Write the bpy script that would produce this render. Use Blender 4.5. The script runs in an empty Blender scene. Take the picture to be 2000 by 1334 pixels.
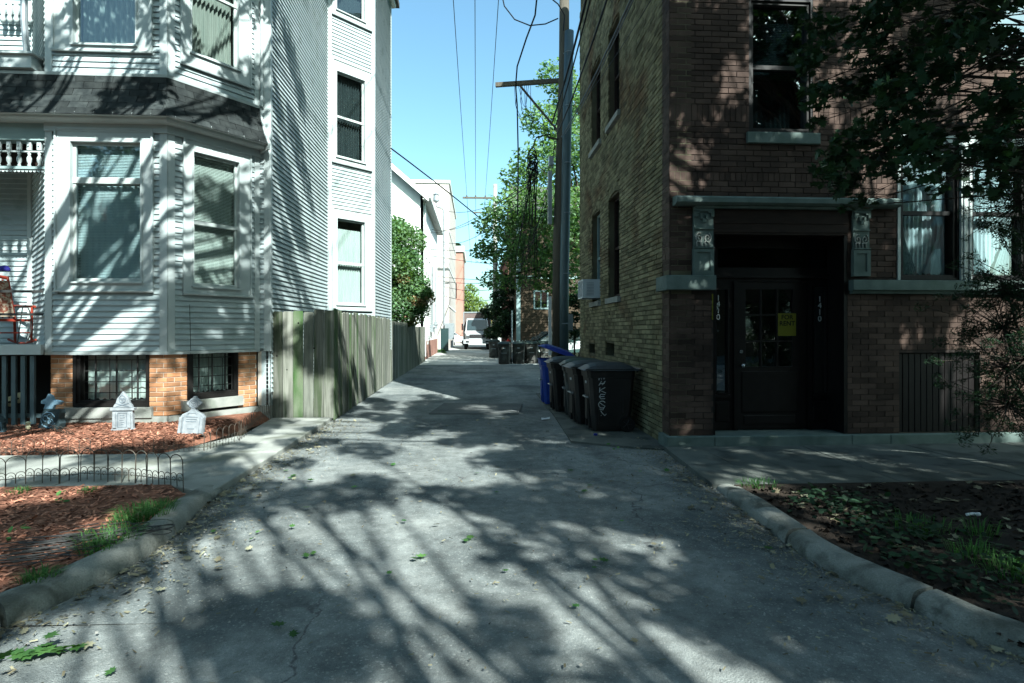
import bpy, math, random
import numpy as np
from mathutils import Vector, Matrix
rad = math.radians
random.seed(7); np.random.seed(7)
SC = bpy.context.scene
COL = SC.collection
# ------------------------------------------------------------------ camera, sky, sun, exposure
F = 1140.0; HZ = 645.0; CH = 1.60; TH = rad(3.51)
cam_d = bpy.data.cameras.new('camera'); cam = bpy.data.objects.new('camera', cam_d); COL.objects.link(cam)
cam_d.sensor_width = 36; cam_d.lens = 36*F/2000; cam_d.shift_y = -22/2000
cam_d.clip_start = .05; cam_d.clip_end = 2000
cam.location = (0, 0, CH); cam.rotation_euler = (rad(90), 0, -TH)
SC.camera = cam
SUN_AZ, SUN_EL = rad(26), rad(42)        # sun stands behind the camera, 26 degrees to the right
SUNDIR = Vector((math.sin(SUN_AZ)*math.cos(SUN_EL), -math.cos(SUN_AZ)*math.cos(SUN_EL), math.sin(SUN_EL)))
w = bpy.data.worlds.new('World'); SC.world = w; w.use_nodes = True
nt = w.node_tree; nt.nodes.clear()
sky = nt.nodes.new('ShaderNodeTexSky'); sky.sky_type = 'NISHITA'; sky.sun_disc = False
sky.sun_elevation = SUN_EL; sky.sun_rotation = math.pi - SUN_AZ
sky.air_density = 1.0; sky.dust_density = 2.2; sky.ozone_density = 1.6
tintn = nt.nodes.new('ShaderNodeMix'); tintn.data_type = 'RGBA'; tintn.blend_type = 'MULTIPLY'; tintn.inputs[0].default_value = 1
tintn.inputs[7].default_value = (.88, 1.23, 1.14, 1)
bg = nt.nodes.new('ShaderNodeBackground'); bg.inputs[1].default_value = .07
wo = nt.nodes.new('ShaderNodeOutputWorld')
nt.links.new(sky.outputs[0], tintn.inputs[6]); nt.links.new(tintn.outputs[2], bg.inputs[0]); nt.links.new(bg.outputs[0], wo.inputs[0])
sd = bpy.data.lights.new('sun', 'SUN'); sd.energy = 5.0; sd.angle = rad(.55); sd.color = (.94, 1.0, .955)
so = bpy.data.objects.new('sun', sd); COL.objects.link(so); so.rotation_euler = SUNDIR.to_track_quat('Z', 'Y').to_euler()
so.location = (10, -20, 30)
vs = SC.view_settings; vs.view_transform = 'Standard'; vs.look = 'None'; vs.exposure = 1.97; vs.gamma = 1; vs.use_curve_mapping = False
SC.cycles.max_bounces = 7; SC.cycles.diffuse_bounces = 3; SC.cycles.glossy_bounces = 3; SC.cycles.transparent_max_bounces = 12
SC.cycles.caustics_reflective = False; SC.cycles.caustics_refractive = False
SC.cycles.sample_clamp_indirect = 4
try:
    SC.cycles.use_denoising = True
except Exception: pass
# ------------------------------------------------------------------ surveying: pixel of the 2000 px photo -> place
CT, ST = math.cos(TH), math.sin(TH)
def ray(px, py):
    x = (px-1000)/F; return Vector((x*CT+ST, CT-x*ST, (HZ-py)/F))
def G(px, py, z=0.0):
    d = ray(px, py); t = (z-CH)/d.z; return (d.x*t, d.y*t)
def FY(px, py, Y):
    d = ray(px, py); t = Y/d.y; return (d.x*t, CH+d.z*t)
class Wall:
    def __init__(s, p0, p1):
        s.p0 = Vector((p0[0], p0[1], 0)); e = Vector((p1[0], p1[1], 0))-s.p0
        s.L = e.length; s.u = e.normalized(); s.n = Vector((s.u.y, -s.u.x, 0)); s.ang = math.atan2(s.u.y, s.u.x)
    def pt(s, u, z, o=0): 
        p = s.p0+s.u*u+s.n*o; return (p.x, p.y, z)
    def m(s, px, py):
        d = ray(px, py); den = d.dot(s.n); t = (s.p0-Vector((0, 0, 0))).dot(s.n)/den
        p = d*t; return ((p-s.p0).dot(s.u), CH+p.z)
    def U(s, px): return s.m(px, 600)[0]
    def R(s, px0, py0, px1, py1):
        a = s.m(px0, py0); b = s.m(px0, py1); return (a[0], s.U(px1), min(a[1], b[1]), max(a[1], b[1]))
# ------------------------------------------------------------------ materials
MATS = {}; KA = .72
def M(name, c1, c2=None, scale=3.0, rough=.8, bump=0, bscale=60, var=0, metal=0, spec=.1, stretch=(1, 1, 1), c3=None, s3=1.0, t3=.55, fine=0, fscale=200, trans=0, sharp=False, det=6):
    k_ = KA if not name.startswith('leaf') else .85
    c1 = tuple(q*k_ for q in c1); c2 = c2 and tuple(q*k_ for q in c2); c3 = c3 and tuple(q*k_ for q in c3)
    """base colour mottled between c1 and c2, stains c3, per-piece variation var"""
    m = bpy.data.materials.new(name); m.use_nodes = True; t = m.node_tree; N = t.nodes; L = t.links
    p = N['Principled BSDF']; p.inputs['Roughness'].default_value = rough; p.inputs['Metallic'].default_value = metal
    p.inputs['Specular IOR Level'].default_value = spec
    geo = N.new('ShaderNodeNewGeometry'); mp = N.new('ShaderNodeMapping'); mp.inputs['Scale'].default_value = stretch
    L.new(geo.outputs['Position'], mp.inputs[0])
    def noise(sc, d=det, dist=0):
        n = N.new('ShaderNodeTexNoise'); n.inputs['Scale'].default_value = sc; n.inputs['Detail'].default_value = d
        n.inputs['Distortion'].default_value = dist; L.new(mp.outputs[0], n.inputs['Vector']); return n.outputs[0]
    def ramp(src, a, b):
        r = N.new('ShaderNodeMapRange'); r.inputs[1].default_value = a; r.inputs[2].default_value = b; r.clamp = True
        L.new(src, r.inputs[0]); return r.outputs[0]
    def mix(f, a, b, mode='MIX'):
        x = N.new('ShaderNodeMix'); x.data_type = 'RGBA'; x.blend_type = mode
        if isinstance(f, (int, float)): x.inputs[0].default_value = f
        else: L.new(f, x.inputs[0])
        for i, q in ((6, a), (7, b)):
            if isinstance(q, tuple): x.inputs[i].default_value = (*q[:3], 1)
            else: L.new(q, x.inputs[i])
        return x.outputs[2]
    def mth(op, a, b):
        x = N.new('ShaderNodeMath'); x.operation = op
        for i, q in ((0, a), (1, b)):
            if isinstance(q, (int, float)): x.inputs[i].default_value = q
            else: L.new(q, x.inputs[i])
        return x.outputs[0]
    col = c1 if c2 is None else mix(ramp(noise(scale), *((.47, .53) if sharp else (.3, .7))), c1, c2)
    if c3 is not None: col = mix(ramp(noise(s3, 5, .4), t3, t3+.15), col, c3)
    if var:
        at = N.new('ShaderNodeAttribute'); at.attribute_name = 'tint'; oi = N.new('ShaderNodeObjectInfo')
        fr = mth('FRACT', mth('ADD', at.outputs['Fac'], oi.outputs['Random']), 0)
        k = mth('ADD', mth('MULTIPLY', fr, 2*var), 1-var)
        cc = N.new('ShaderNodeCombineColor'); 
        for i in range(3): L.new(k, cc.inputs[i])
        col = mix(1.0, col, cc.outputs[0], 'MULTIPLY')
    if fine:
        k = mth('ADD', mth('MULTIPLY', noise(fscale, 3), 2*fine), 1-fine)
        cc = N.new('ShaderNodeCombineColor')
        for i in range(3): L.new(k, cc.inputs[i])
        col = mix(1.0, col, cc.outputs[0], 'MULTIPLY')
    if isinstance(col, tuple): p.inputs['Base Color'].default_value = (*col, 1)
    else: L.new(col, p.inputs['Base Color'])
    if bump:
        b = N.new('ShaderNodeBump'); b.inputs['Strength'].default_value = bump; b.inputs['Distance'].default_value = .01
        L.new(noise(bscale, 4), b.inputs['Height']); L.new(b.outputs[0], p.inputs['Normal'])
    if trans:
        tr = N.new('ShaderNodeBsdfTranslucent'); mx = N.new('ShaderNodeMixShader'); mx.inputs[0].default_value = trans
        if isinstance(col, tuple): tr.inputs[0].default_value = (*col, 1)
        else: L.new(mix(1.0, col, (1.5, 1.7, .6) if name.startswith('leaf') else (1, 1, 1), 'MULTIPLY'), tr.inputs[0])
        L.new(p.outputs[0], mx.inputs[1]); L.new(tr.outputs[0], mx.inputs[2]); L.new(mx.outputs[0], N['Material Output'].inputs[0])
    m['h'] = 1
    MATS[name] = m; m['N'] = 0
    return m
def glass_mat(name, tint=(.75, .85, .83), base=.06, gain=1.0, haze=0):
    m = bpy.data.materials.new(name); m.use_nodes = True; t = m.node_tree; N = t.nodes; L = t.links; N.clear()
    fr = N.new('ShaderNodeFresnel'); fr.inputs[0].default_value = 1.5
    a = N.new('ShaderNodeMath'); a.operation = 'MULTIPLY_ADD'; a.inputs[1].default_value = gain; a.inputs[2].default_value = base; a.use_clamp = True
    L.new(fr.outputs[0], a.inputs[0])
    tr = N.new('ShaderNodeBsdfTransparent'); tr.inputs[0].default_value = (*tint, 1)
    gl = N.new('ShaderNodeBsdfGlossy'); gl.inputs['Roughness'].default_value = .02; gl.inputs[0].default_value = (.9, .97, 1, 1)
    nz = N.new('ShaderNodeTexNoise'); nz.inputs['Scale'].default_value = 1.7; g = N.new('ShaderNodeNewGeometry'); L.new(g.outputs['Position'], nz.inputs['Vector'])
    b = N.new('ShaderNodeBump'); b.inputs['Strength'].default_value = .12; b.inputs['Distance'].default_value = .02; L.new(nz.outputs[0], b.inputs['Height']); L.new(b.outputs[0], gl.inputs['Normal'])
    bf = N.new('ShaderNodeMath'); bf.operation = 'MULTIPLY'; iv = N.new('ShaderNodeMath'); iv.operation = 'SUBTRACT'; iv.inputs[0].default_value = 1
    L.new(g.outputs['Backfacing'], iv.inputs[1]); L.new(a.outputs[0], bf.inputs[0]); L.new(iv.outputs[0], bf.inputs[1])
    mx = N.new('ShaderNodeMixShader'); L.new(bf.outputs[0], mx.inputs[0]); L.new(tr.outputs[0], mx.inputs[1]); L.new(gl.outputs[0], mx.inputs[2])
    o = N.new('ShaderNodeOutputMaterial'); L.new(mx.outputs[0], o.inputs[0]); MATS[name] = m; return m

M('siding', (.32, .39, .40), (.39, .45, .455), 1.2, .55, var=.05, spec=.35, c3=(.25, .31, .30), s3=3.0, t3=.54, fine=.06, fscale=25)
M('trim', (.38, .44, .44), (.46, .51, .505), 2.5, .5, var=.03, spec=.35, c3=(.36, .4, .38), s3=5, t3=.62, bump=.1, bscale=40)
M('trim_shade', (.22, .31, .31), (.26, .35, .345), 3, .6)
M('shingle', (.016, .02, .021), (.042, .049, .048), 9, .95, bump=.6, bscale=220, var=.35, fine=.35, fscale=160)
M('pier_brick', (.34, .155, .075), (.45, .24, .13), 5, .85, bump=.4, bscale=120, var=.28, fine=.15, fscale=90)
M('pier_mortar', (.52, .47, .4), (.6, .55, .48), 12, .95, bump=.3)
M('stone', (.24, .255, .235), (.33, .335, .31), 6, .9, bump=.3, bscale=80, c3=(.2, .22, .19), s3=4, t3=.56, fine=.1)
M('stone_green', (.095, .13, .12), (.155, .2, .185), 5, .9, bump=.3, bscale=80, c3=(.1, .14, .12), s3=3.5, t3=.55, fine=.1)
M('face_brick', (.042, .028, .023), (.09, .06, .048), 2.5, .8, bump=.35, bscale=130, var=.38, fine=.15, fscale=120)
M('face_mortar', (.035, .028, .026), (.055, .045, .04), 20, .95, bump=.2)
M('common_brick', (.13, .122, .068), (.235, .215, .13), 1.6, .9, bump=.6, bscale=90, var=.42, c3=(.11, .07, .035), s3=.8, t3=.52, fine=.2, fscale=60)
M('common_mortar', (.08, .077, .05), (.14, .13, .085), 3, .95, bump=.5, bscale=60, c3=(.08, .065, .045), s3=.9, t3=.54)
M('asphalt', (.155, .173, .17), (.26, .276, .264), 1.4, .93, bump=1, bscale=130, c3=(.11, .127, .128), s3=.7, t3=.47, fine=.6, fscale=210)
M('patch', (.11, .12, .12), (.16, .17, .165), 2, .95, bump=.8, bscale=200, fine=.5, fscale=300)
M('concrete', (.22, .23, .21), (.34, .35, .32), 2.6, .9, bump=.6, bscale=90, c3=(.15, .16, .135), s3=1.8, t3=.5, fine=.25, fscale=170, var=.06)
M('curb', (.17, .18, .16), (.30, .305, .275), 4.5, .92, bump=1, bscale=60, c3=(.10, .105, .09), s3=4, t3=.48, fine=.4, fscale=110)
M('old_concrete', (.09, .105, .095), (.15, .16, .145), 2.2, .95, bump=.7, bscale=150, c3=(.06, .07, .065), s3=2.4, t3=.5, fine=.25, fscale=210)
M('mulch', (.15, .058, .036), (.28, .135, .09), 14, 1, bump=1, bscale=80, c3=(.09, .045, .03), s3=2.5, t3=.52, fine=.4, fscale=110)
M('mulch_chip', (.24, .085, .052), (.40, .2, .135), 20, .95, var=.55)
M('soil', (.025, .02, .016), (.05, .038, .03), 9, 1, bump=1, bscale=70, fine=.4, fscale=130)
M('dirt', (.10, .09, .07), (.16, .14, .11), 7, 1, bump=1, bscale=90, fine=.4, fscale=150)
M('lawn', (.05, .09, .035), (.10, .12, .06), 3, 1, bump=.6, bscale=40)
M('fence_wood', (.105, .112, .09), (.25, .255, .22), 2.2, .9, stretch=(11, 11, .6), bump=.6, bscale=30, var=.28, c3=(.075, .10, .058), s3=.9, t3=.5, fine=.18, fscale=24)
M('fence_moss', (.045, .10, .03), (.16, .19, .13), 1.6, .95, stretch=(4, 4, 1), bump=.5, bscale=40, c3=(.13, .15, .1), s3=1.4, t3=.55, fine=.2, fscale=24)
M('fence_dark', (.10, .108, .09), (.18, .19, .16), 2.0, .95, stretch=(8, 8, .8), bump=.5, bscale=30, var=.1, fine=.2, fscale=24)
M('pole_wood', (.085, .075, .06), (.14, .125, .10), 3, .95, stretch=(14, 14, .6), bump=.8, bscale=14, fine=.2, fscale=30)
M('pipe', (.06, .10, .115), (.09, .135, .15), 3, .5, spec=.4, metal=.3, stretch=(3, 3, 1), c3=(.2, .17, .13), s3=5, t3=.66, bump=.15, bscale=40)
M('cable', (.012, .013, .016), None, rough=.6)
M('cable_grey', (.10, .11, .12), None, rough=.5)
M('iron', (.012, .014, .014), (.03, .028, .026), 30, .6, spec=.4)
M('rust_wire', (.035, .04, .035), (.085, .055, .035), 25, .7, spec=.4)
M('dark_frame', (.007, .0065, .0065), (.013, .012, .011), 6, .5, spec=.15)
M('dark_paint', (.007, .0055, .0055), (.012, .010, .010), 8, .42, spec=.18, bump=.1, bscale=30)
M('brown_wood', (.022, .014, .012), (.038, .025, .02), 5, .7, stretch=(1, 1, 6))
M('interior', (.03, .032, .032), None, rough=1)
M('white_frame', (.38, .43, .42), (.45, .5, .48), 5, .5, bump=.1)
M('blind', (.62, .7, .67), None, rough=.5, var=.05, trans=.25)
M('curtain', (.5, .6, .58), (.62, .7, .68), 3, .9, trans=.3, stretch=(6, 6, .5))
M('curtain_grey', (.20, .24, .22), (.30, .33, .3), 3, .9, trans=.2, stretch=(6, 6, .5))
M('bin_black', (.009, .0085, .0085), (.017, .015, .015), 4, .5, spec=.35, bump=.15, bscale=90, c3=(.028, .026, .024), s3=3.2, t3=.6)
M('bin_worn', (.03, .03, .028), (.075, .075, .068), 4, .6, spec=.3, c3=(.12, .13, .12), s3=3, t3=.55)
M('lid_black', (.024, .03, .034), (.04, .048, .053), 4, .5, spec=.35)
M('lid_green', (.02, .035, .028), (.035, .055, .042), 4, .5, spec=.35)
M('bin_blue', (.012, .045, .30), (.02, .07, .38), 3, .45, spec=.35)
M('lid_blue', (.012, .03, .26), (.015, .045, .34), 3, .45, spec=.4)
M('rubber', (.012, .012, .012), None, rough=.8)
M('paint_white', (.7, .72, .72), None, rough=.6)
M('graffiti', (.55, .6, .62), None, rough=.5)
M('sign_yellow', (.15, .15, .018), None, rough=.6)
M('sign_black', (.01, .01, .01), None, rough=.6)
M('foam_grey', (.20, .225, .245), (.30, .325, .345), 14, .85, bump=.3, bscale=60)
M('foam_line', (.10, .13, .16), (.16, .2, .23), 14, .9)
M('foam_dark', (.025, .04, .045), (.05, .08, .09), 12, .8, bump=.3)
M('foam_blue', (.12, .22, .30), (.2, .32, .4), 14, .8)
M('bone', (.5, .48, .32), None, rough=.7)
M('red_paint', (.20, .028, .018), (.28, .045, .025), 6, .5)
M('cushion', (.30, .25, .19), (.17, .06, .04), 26, .95, sharp=True)
M('cap_blue', (.03, .03, .22), None, rough=.8)
M('ac_white', (.52, .58, .62), (.58, .64, .66), 5, .5)
M('car_glass', (.02, .035, .04), None, rough=.12, spec=.6)
M('truck_white', (.36, .38, .39), None, rough=.3, spec=.5)
M('truck_box', (.12, .09, .085), (.16, .12, .11), 4, .6)
M('chrome', (.5, .52, .55), None, rough=.2, metal=.9)
M('car_green', (.02, .045, .045), None, rough=.25, spec=.6)
M('red_hydrant', (.45, .03, .02), None, rough=.5)
M('far_white', (.86, .89, .85), (.92, .95, .91), 1, .7)
M('far_siding', (.7, .74, .7), (.78, .82, .78), 1, .7, var=.04)
M('far_tan', (.48, .44, .41), (.54, .49, .45), .4, .85, fine=.04, fscale=2)
M('far_brick', (.36, .19, .15), (.42, .24, .195), 1.2, .9, var=.15)
M('brown_siding', (.05, .036, .024), (.085, .062, .042), 2, .8, var=.12)
M('far_dark_brick', (.14, .06, .05), (.2, .09, .07), 2, .9, var=.3)
M('roof_dark', (.07, .07, .07), (.1, .1, .1), 3, .9)
M('metal_grey', (.28, .32, .34), (.36, .4, .42), 5, .4, metal=.5)
M('bark', (.045, .036, .03), (.085, .07, .058), 5, .95, stretch=(5, 5, 1), bump=1, bscale=20)
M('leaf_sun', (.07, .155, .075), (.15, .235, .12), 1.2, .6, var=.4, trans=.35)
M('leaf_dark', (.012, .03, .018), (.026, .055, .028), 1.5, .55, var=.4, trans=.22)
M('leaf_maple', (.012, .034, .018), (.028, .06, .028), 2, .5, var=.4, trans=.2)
M('leaf_yellow', (.16, .2, .05), (.10, .17, .05), 1.5, .6, var=.4, trans=.35)
M('leaf_pink', (.35, .2, .15), (.14, .18, .07), 3, .6, var=.4, trans=.3)
M('leaf_weed', (.03, .10, .03), (.08, .17, .05), 6, .6, var=.4, trans=.3)
M('leaf_fallen', (.22, .22, .15), (.12, .095, .06), 5, .9, var=.55)
M('pebble', (.14, .14, .13), (.27, .265, .245), 40, .9, var=.5)
glass_mat('glass', (.93, .96, .95)); glass_mat('glass_blue', (.88, .94, .96), .07, 1.1); glass_mat('glass_dark', (.55, .6, .62), .05, 1.0)
glass_mat('glass_mirror', (.3, .36, .38), .22, 1.3)

# asphalt gets cracks and tar lines on top of the general mottling
def crack_asphalt():
    m = MATS['asphalt']; t = m.node_tree; N = t.nodes; L = t.links; p = N['Principled BSDF']
    src = p.inputs['Base Color'].links[0].from_socket
    geo = N.new('ShaderNodeNewGeometry')
    nz = N.new('ShaderNodeTexNoise'); nz.inputs['Scale'].default_value = 1.6; nz.inputs['Detail'].default_value = 8; L.new(geo.outputs['Position'], nz.inputs['Vector'])
    add = N.new('ShaderNodeVectorMath'); add.operation = 'MULTIPLY_ADD'; add.inputs[1].default_value = (.9, .9, .9)
    L.new(nz.outputs['Color'], add.inputs[0]); L.new(geo.outputs['Position'], add.inputs[2])
    vo = N.new('ShaderNodeTexVoronoi'); vo.feature = 'DISTANCE_TO_EDGE'; vo.inputs['Scale'].default_value = .42; L.new(add.outputs[0], vo.inputs['Vector'])
    r = N.new('ShaderNodeMapRange'); r.inputs[1].default_value = .0005; r.inputs[2].default_value = .006; L.new(vo.outputs['Distance'], r.inputs[0])
    n2 = N.new('ShaderNodeTexNoise'); n2.inputs['Scale'].default_value = .35; L.new(geo.outputs['Position'], n2.inputs['Vector'])
    r2 = N.new('ShaderNodeMapRange'); r2.inputs[1].default_value = .44; r2.inputs[2].default_value = .5; L.new(n2.outputs[0], r2.inputs[0])
    mx = N.new('ShaderNodeMath'); mx.operation = 'MAXIMUM'; L.new(r.outputs[0], mx.inputs[0]); L.new(r2.outputs[0], mx.inputs[1])
    c = N.new('ShaderNodeMix'); c.data_type = 'RGBA'; L.new(mx.outputs[0], c.inputs[0]); c.inputs[6].default_value = (.065, .068, .068, 1); L.new(src, c.inputs[7])
    # bright exposed aggregate
    v2 = N.new('ShaderNodeTexVoronoi'); v2.inputs['Scale'].default_value = 95; L.new(geo.outputs['Position'], v2.inputs['Vector'])
    sp = N.new('ShaderNodeSeparateColor'); L.new(v2.outputs['Color'], sp.inputs[0])
    r3 = N.new('ShaderNodeMapRange'); r3.inputs[1].default_value = .87; r3.inputs[2].default_value = .98; r3.inputs[4].default_value = .55; L.new(sp.outputs[0], r3.inputs[0])
    c2 = N.new('ShaderNodeMix'); c2.data_type = 'RGBA'; L.new(r3.outputs[0], c2.inputs[0]); L.new(c.outputs[2], c2.inputs[6]); c2.inputs[7].default_value = (.24, .25, .235, 1)
    n3 = N.new('ShaderNodeTexNoise'); n3.inputs['Scale'].default_value = 7; n3.inputs['Detail'].default_value = 9; n3.inputs['Roughness'].default_value = .75; L.new(geo.outputs['Position'], n3.inputs['Vector'])
    r4 = N.new('ShaderNodeMapRange'); r4.inputs[1].default_value = .3; r4.inputs[2].default_value = .7; r4.inputs[3].default_value = .62; r4.inputs[4].default_value = 1.35; L.new(n3.outputs[0], r4.inputs[0])
    mp = N.new('ShaderNodeMapping'); mp.inputs['Scale'].default_value = (1.1, .12, 1); L.new(geo.outputs['Position'], mp.inputs[0])
    n5 = N.new('ShaderNodeTexNoise'); n5.inputs['Scale'].default_value = 1.6; n5.inputs['Detail'].default_value = 5; L.new(mp.outputs[0], n5.inputs['Vector'])
    r5 = N.new('ShaderNodeMapRange'); r5.inputs[1].default_value = .35; r5.inputs[2].default_value = .65; r5.inputs[3].default_value = .82; r5.inputs[4].default_value = 1.15; L.new(n5.outputs[0], r5.inputs[0])
    mm = N.new('ShaderNodeMath'); mm.operation = 'MULTIPLY'; L.new(r4.outputs[0], mm.inputs[0]); L.new(r5.outputs[0], mm.inputs[1])
    vm = N.new('ShaderNodeVectorMath'); vm.operation = 'SCALE'; L.new(c2.outputs[2], vm.inputs[0]); L.new(mm.outputs[0], vm.inputs['Scale'])
    L.new(vm.outputs[0], p.inputs['Base Color'])
crack_asphalt()
# ------------------------------------------------------------------ mesh building
class MB:
    def __init__(s): s.v = []; s.f = []; s.t = []
    def add(s, vs_, fs, tint=0.0):
        b = len(s.v); s.v += [tuple(q) for q in vs_]; s.f += [tuple(i+b for i in q) for q in fs]; s.t += [tint]*len(vs_); return s
    def box(s, a, b, tint=0.0):
        x0, y0, z0 = a; x1, y1, z1 = b
        return s.add([(x0,y0,z0),(x1,y0,z0),(x1,y1,z0),(x0,y1,z0),(x0,y0,z1),(x1,y0,z1),(x1,y1,z1),(x0,y1,z1)],
            [(0,3,2,1),(4,5,6,7),(0,1,5,4),(1,2,6,5),(2,3,7,6),(3,0,4,7)], tint)
    def wbox(s, W, u0, u1, z0, z1, o0, o1, tint=0.0):
        P = W.pt
        return s.add([P(u0,z0,o1),P(u1,z0,o1),P(u1,z0,o0),P(u0,z0,o0),P(u0,z1,o1),P(u1,z1,o1),P(u1,z1,o0),P(u0,z1,o0)],
            [(0,3,2,1),(4,5,6,7),(0,1,5,4),(1,2,6,5),(2,3,7,6),(3,0,4,7)], tint)
    def bevbox(s, W, u0, u1, z0, z1, o0, o1, b, tint=0.0):
        """front face inset by b: a chamfered block"""
        P = W.pt
        return s.add([P(u0,z0,o1-b),P(u1,z0,o1-b),P(u1,z0,o0),P(u0,z0,o0),P(u0,z1,o1-b),P(u1,z1,o1-b),P(u1,z1,o0),P(u0,z1,o0),
            P(u0+b,z0+b,o1),P(u1-b,z0+b,o1),P(u1-b,z1-b,o1),P(u0+b,z1-b,o1)],
            [(0,3,2,1),(4,5,6,7),(0,1,9,8),(1,5,10,9),(5,4,11,10),(4,0,8,11),(8,9,10,11),(1,2,6,5),(2,3,7,6),(3,0,4,7)], tint)
    def prof(s, W, poly, u0, u1, tint=0.0, sh0=0.0, sh1=0.0):
        """poly [(o,z)..] counter-clockwise seen from u0 end, swept along u; ends sheared by sh*o for mitres"""
        n = len(poly); a = [W.pt(u0+sh0*o, z, o) for o, z in poly]; b = [W.pt(u1+sh1*o, z, o) for o, z in poly]
        fs = [(i, (i+1)%n, n+(i+1)%n, n+i) for i in range(n)]+[tuple(range(n))[::-1], tuple(range(n, 2*n))]
        return s.add(a+b, fs, tint)
    def prism(s, pts, z0, z1, tint=0.0, top_inset=0):
        n = len(pts); 
        return s.add([(x,y,z0) for x,y in pts]+[(x,y,z1) for x,y in pts],
            [tuple(range(n))[::-1], tuple(range(n,2*n))]+[(i,(i+1)%n,n+(i+1)%n,n+i) for i in range(n)], tint)
    def plate(s, W, pts, o0, o1, tint=0.0):
        """outline [(u,z)] extruded outward from the wall plane"""
        n = len(pts)
        return s.add([W.pt(u,z,o0) for u,z in pts]+[W.pt(u,z,o1) for u,z in pts],
            [tuple(range(n))[::-1], tuple(range(n,2*n))]+[(i,(i+1)%n,n+(i+1)%n,n+i) for i in range(n)], tint)
    def tube(s, pts, r, n=6, tint=0.0, cap=True):
        pts = [Vector(p) for p in pts]; m = len(pts)
        rs = r if isinstance(r, (list, tuple)) else [r]*m
        b = len(s.v); prev = None
        for i, p in enumerate(pts):
            d = (pts[min(i+1, m-1)]-pts[max(i-1, 0)])
            d = d.normalized() if d.length > 1e-9 else Vector((0, 0, 1))
            if prev is None:
                a = Vector((0, 0, 1)) if abs(d.z) < .9 else Vector((1, 0, 0)); x = d.cross(a).normalized()
            else:
                x = (prev-d*prev.dot(d)); x = x.normalized() if x.length > 1e-6 else d.orthogonal().normalized()
            prev = x; y = d.cross(x)
            for k in range(n):
                an = 2*math.pi*k/n; q = p+(x*math.cos(an)+y*math.sin(an))*rs[i]; s.v.append((q.x, q.y, q.z)); s.t.append(tint)
        for i in range(m-1):
            for k in range(n):
                k2 = (k+1)%n; s.f.append((b+i*n+k, b+i*n+k2, b+(i+1)*n+k2, b+(i+1)*n+k))
        if cap:
            s.f.append(tuple(b+k for k in range(n))[::-1]); s.f.append(tuple(b+(m-1)*n+k for k in range(n)))
        return s
    def lathe(s, c, prof, n=16, axis='z', tint=0.0):
        b = len(s.v); m = len(prof)
        for r, h in prof:
            for k in range(n):
                a = 2*math.pi*k/n; x, y = r*math.cos(a), r*math.sin(a)
                q = {'z': (x, y, h), 'x': (h, x, y), 'y': (x, h, y)}[axis]
                s.v.append((c[0]+q[0], c[1]+q[1], c[2]+q[2])); s.t.append(tint)
        for i in range(m-1):
            for k in range(n):
                k2 = (k+1)%n; s.f.append((b+i*n+k, b+i*n+k2, b+(i+1)*n+k2, b+(i+1)*n+k))
        s.f.append(tuple(b+k for k in range(n))[::-1]); s.f.append(tuple(b+(m-1)*n+k for k in range(n)))
        return s
    def mesh(s, name, mat):
        me = bpy.data.meshes.new(name); me.from_pydata(s.v, [], s.f)
        a = me.attributes.new('tint', 'FLOAT', 'POINT'); a.data.foreach_set('value', s.t)
        me.materials.append(MATS[mat]); return me
    def build(s, name, mat, parent=None, smooth=False, **kw):
        me = s.mesh(name, mat)
        if smooth:
            me.shade_smooth()
            if smooth != True: me.set_sharp_from_angle(angle=smooth)
        return link(name, me, parent, **kw)
def root_of(o):
    while o.parent: o = o.parent
    return o
def link(name, data, parent=None, kind=None, label=None, cat=None, group=None):
    o = bpy.data.objects.new(name, data); COL.objects.link(o)
    if parent is not None:
        o.parent = parent
        if parent.type == 'EMPTY' and not parent.get('local'):
            o.matrix_parent_inverse = Matrix.Translation(-parent.location)
    tag(o, label, cat, group, kind); return o
def tag(o, label=None, cat=None, group=None, kind=None):
    if label: o['label'] = label
    if cat: o['category'] = cat
    if group: o['group'] = group
    if kind: o['kind'] = kind
    return o
def thing(name, label, cat, loc=(0, 0, 0), group=None, local=False, rz=0):
    o = bpy.data.objects.new(name, None); COL.objects.link(o); o.location = loc; o.rotation_euler = (0, 0, rz)
    if local: o['local'] = 1
    o.empty_display_size = .2
    return tag(o, label, cat, group)
CH_OF = {}
def copy_tree(o, parent=None):
    c = o.copy(); COL.objects.link(c); c.parent = parent
    for ch in list(o.children): copy_tree(ch, c)
    return c
def npmesh(name, V, Fc, mat, tint=None, parent=None, **kw):
    """fast mesh of equal-sided faces"""
    k = Fc.shape[1]; me = bpy.data.meshes.new(name)
    me.vertices.add(len(V)); me.vertices.foreach_set('co', V.astype(np.float32).ravel())
    me.loops.add(Fc.size); me.loops.foreach_set('vertex_index', Fc.astype(np.int32).ravel())
    me.polygons.add(len(Fc)); me.polygons.foreach_set('loop_start', np.arange(0, Fc.size, k, dtype=np.int32))
    me.update(calc_edges=True)
    if tint is not None:
        a = me.attributes.new('tint', 'FLOAT', 'POINT'); a.data.foreach_set('value', tint.astype(np.float32))
    me.materials.append(MATS[mat]); return link(name, me, parent, **kw)
QUAD = np.array([(0, -.5, 0), (.32, 0, .06), (0, .55, 0), (-.32, 0, .06)])
_h = [(0, -.5), (.10, -.28), (.36, -.36), (.30, -.16), (.60, .02), (.36, .08), (.40, .36), (.16, .20), (0, .62)]
MAPLE = np.array([(x, y, .05*abs(x)) for x, y in _h]+[(-x, y, .05*abs(x)) for x, y in _h[-2:0:-1]])
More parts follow.
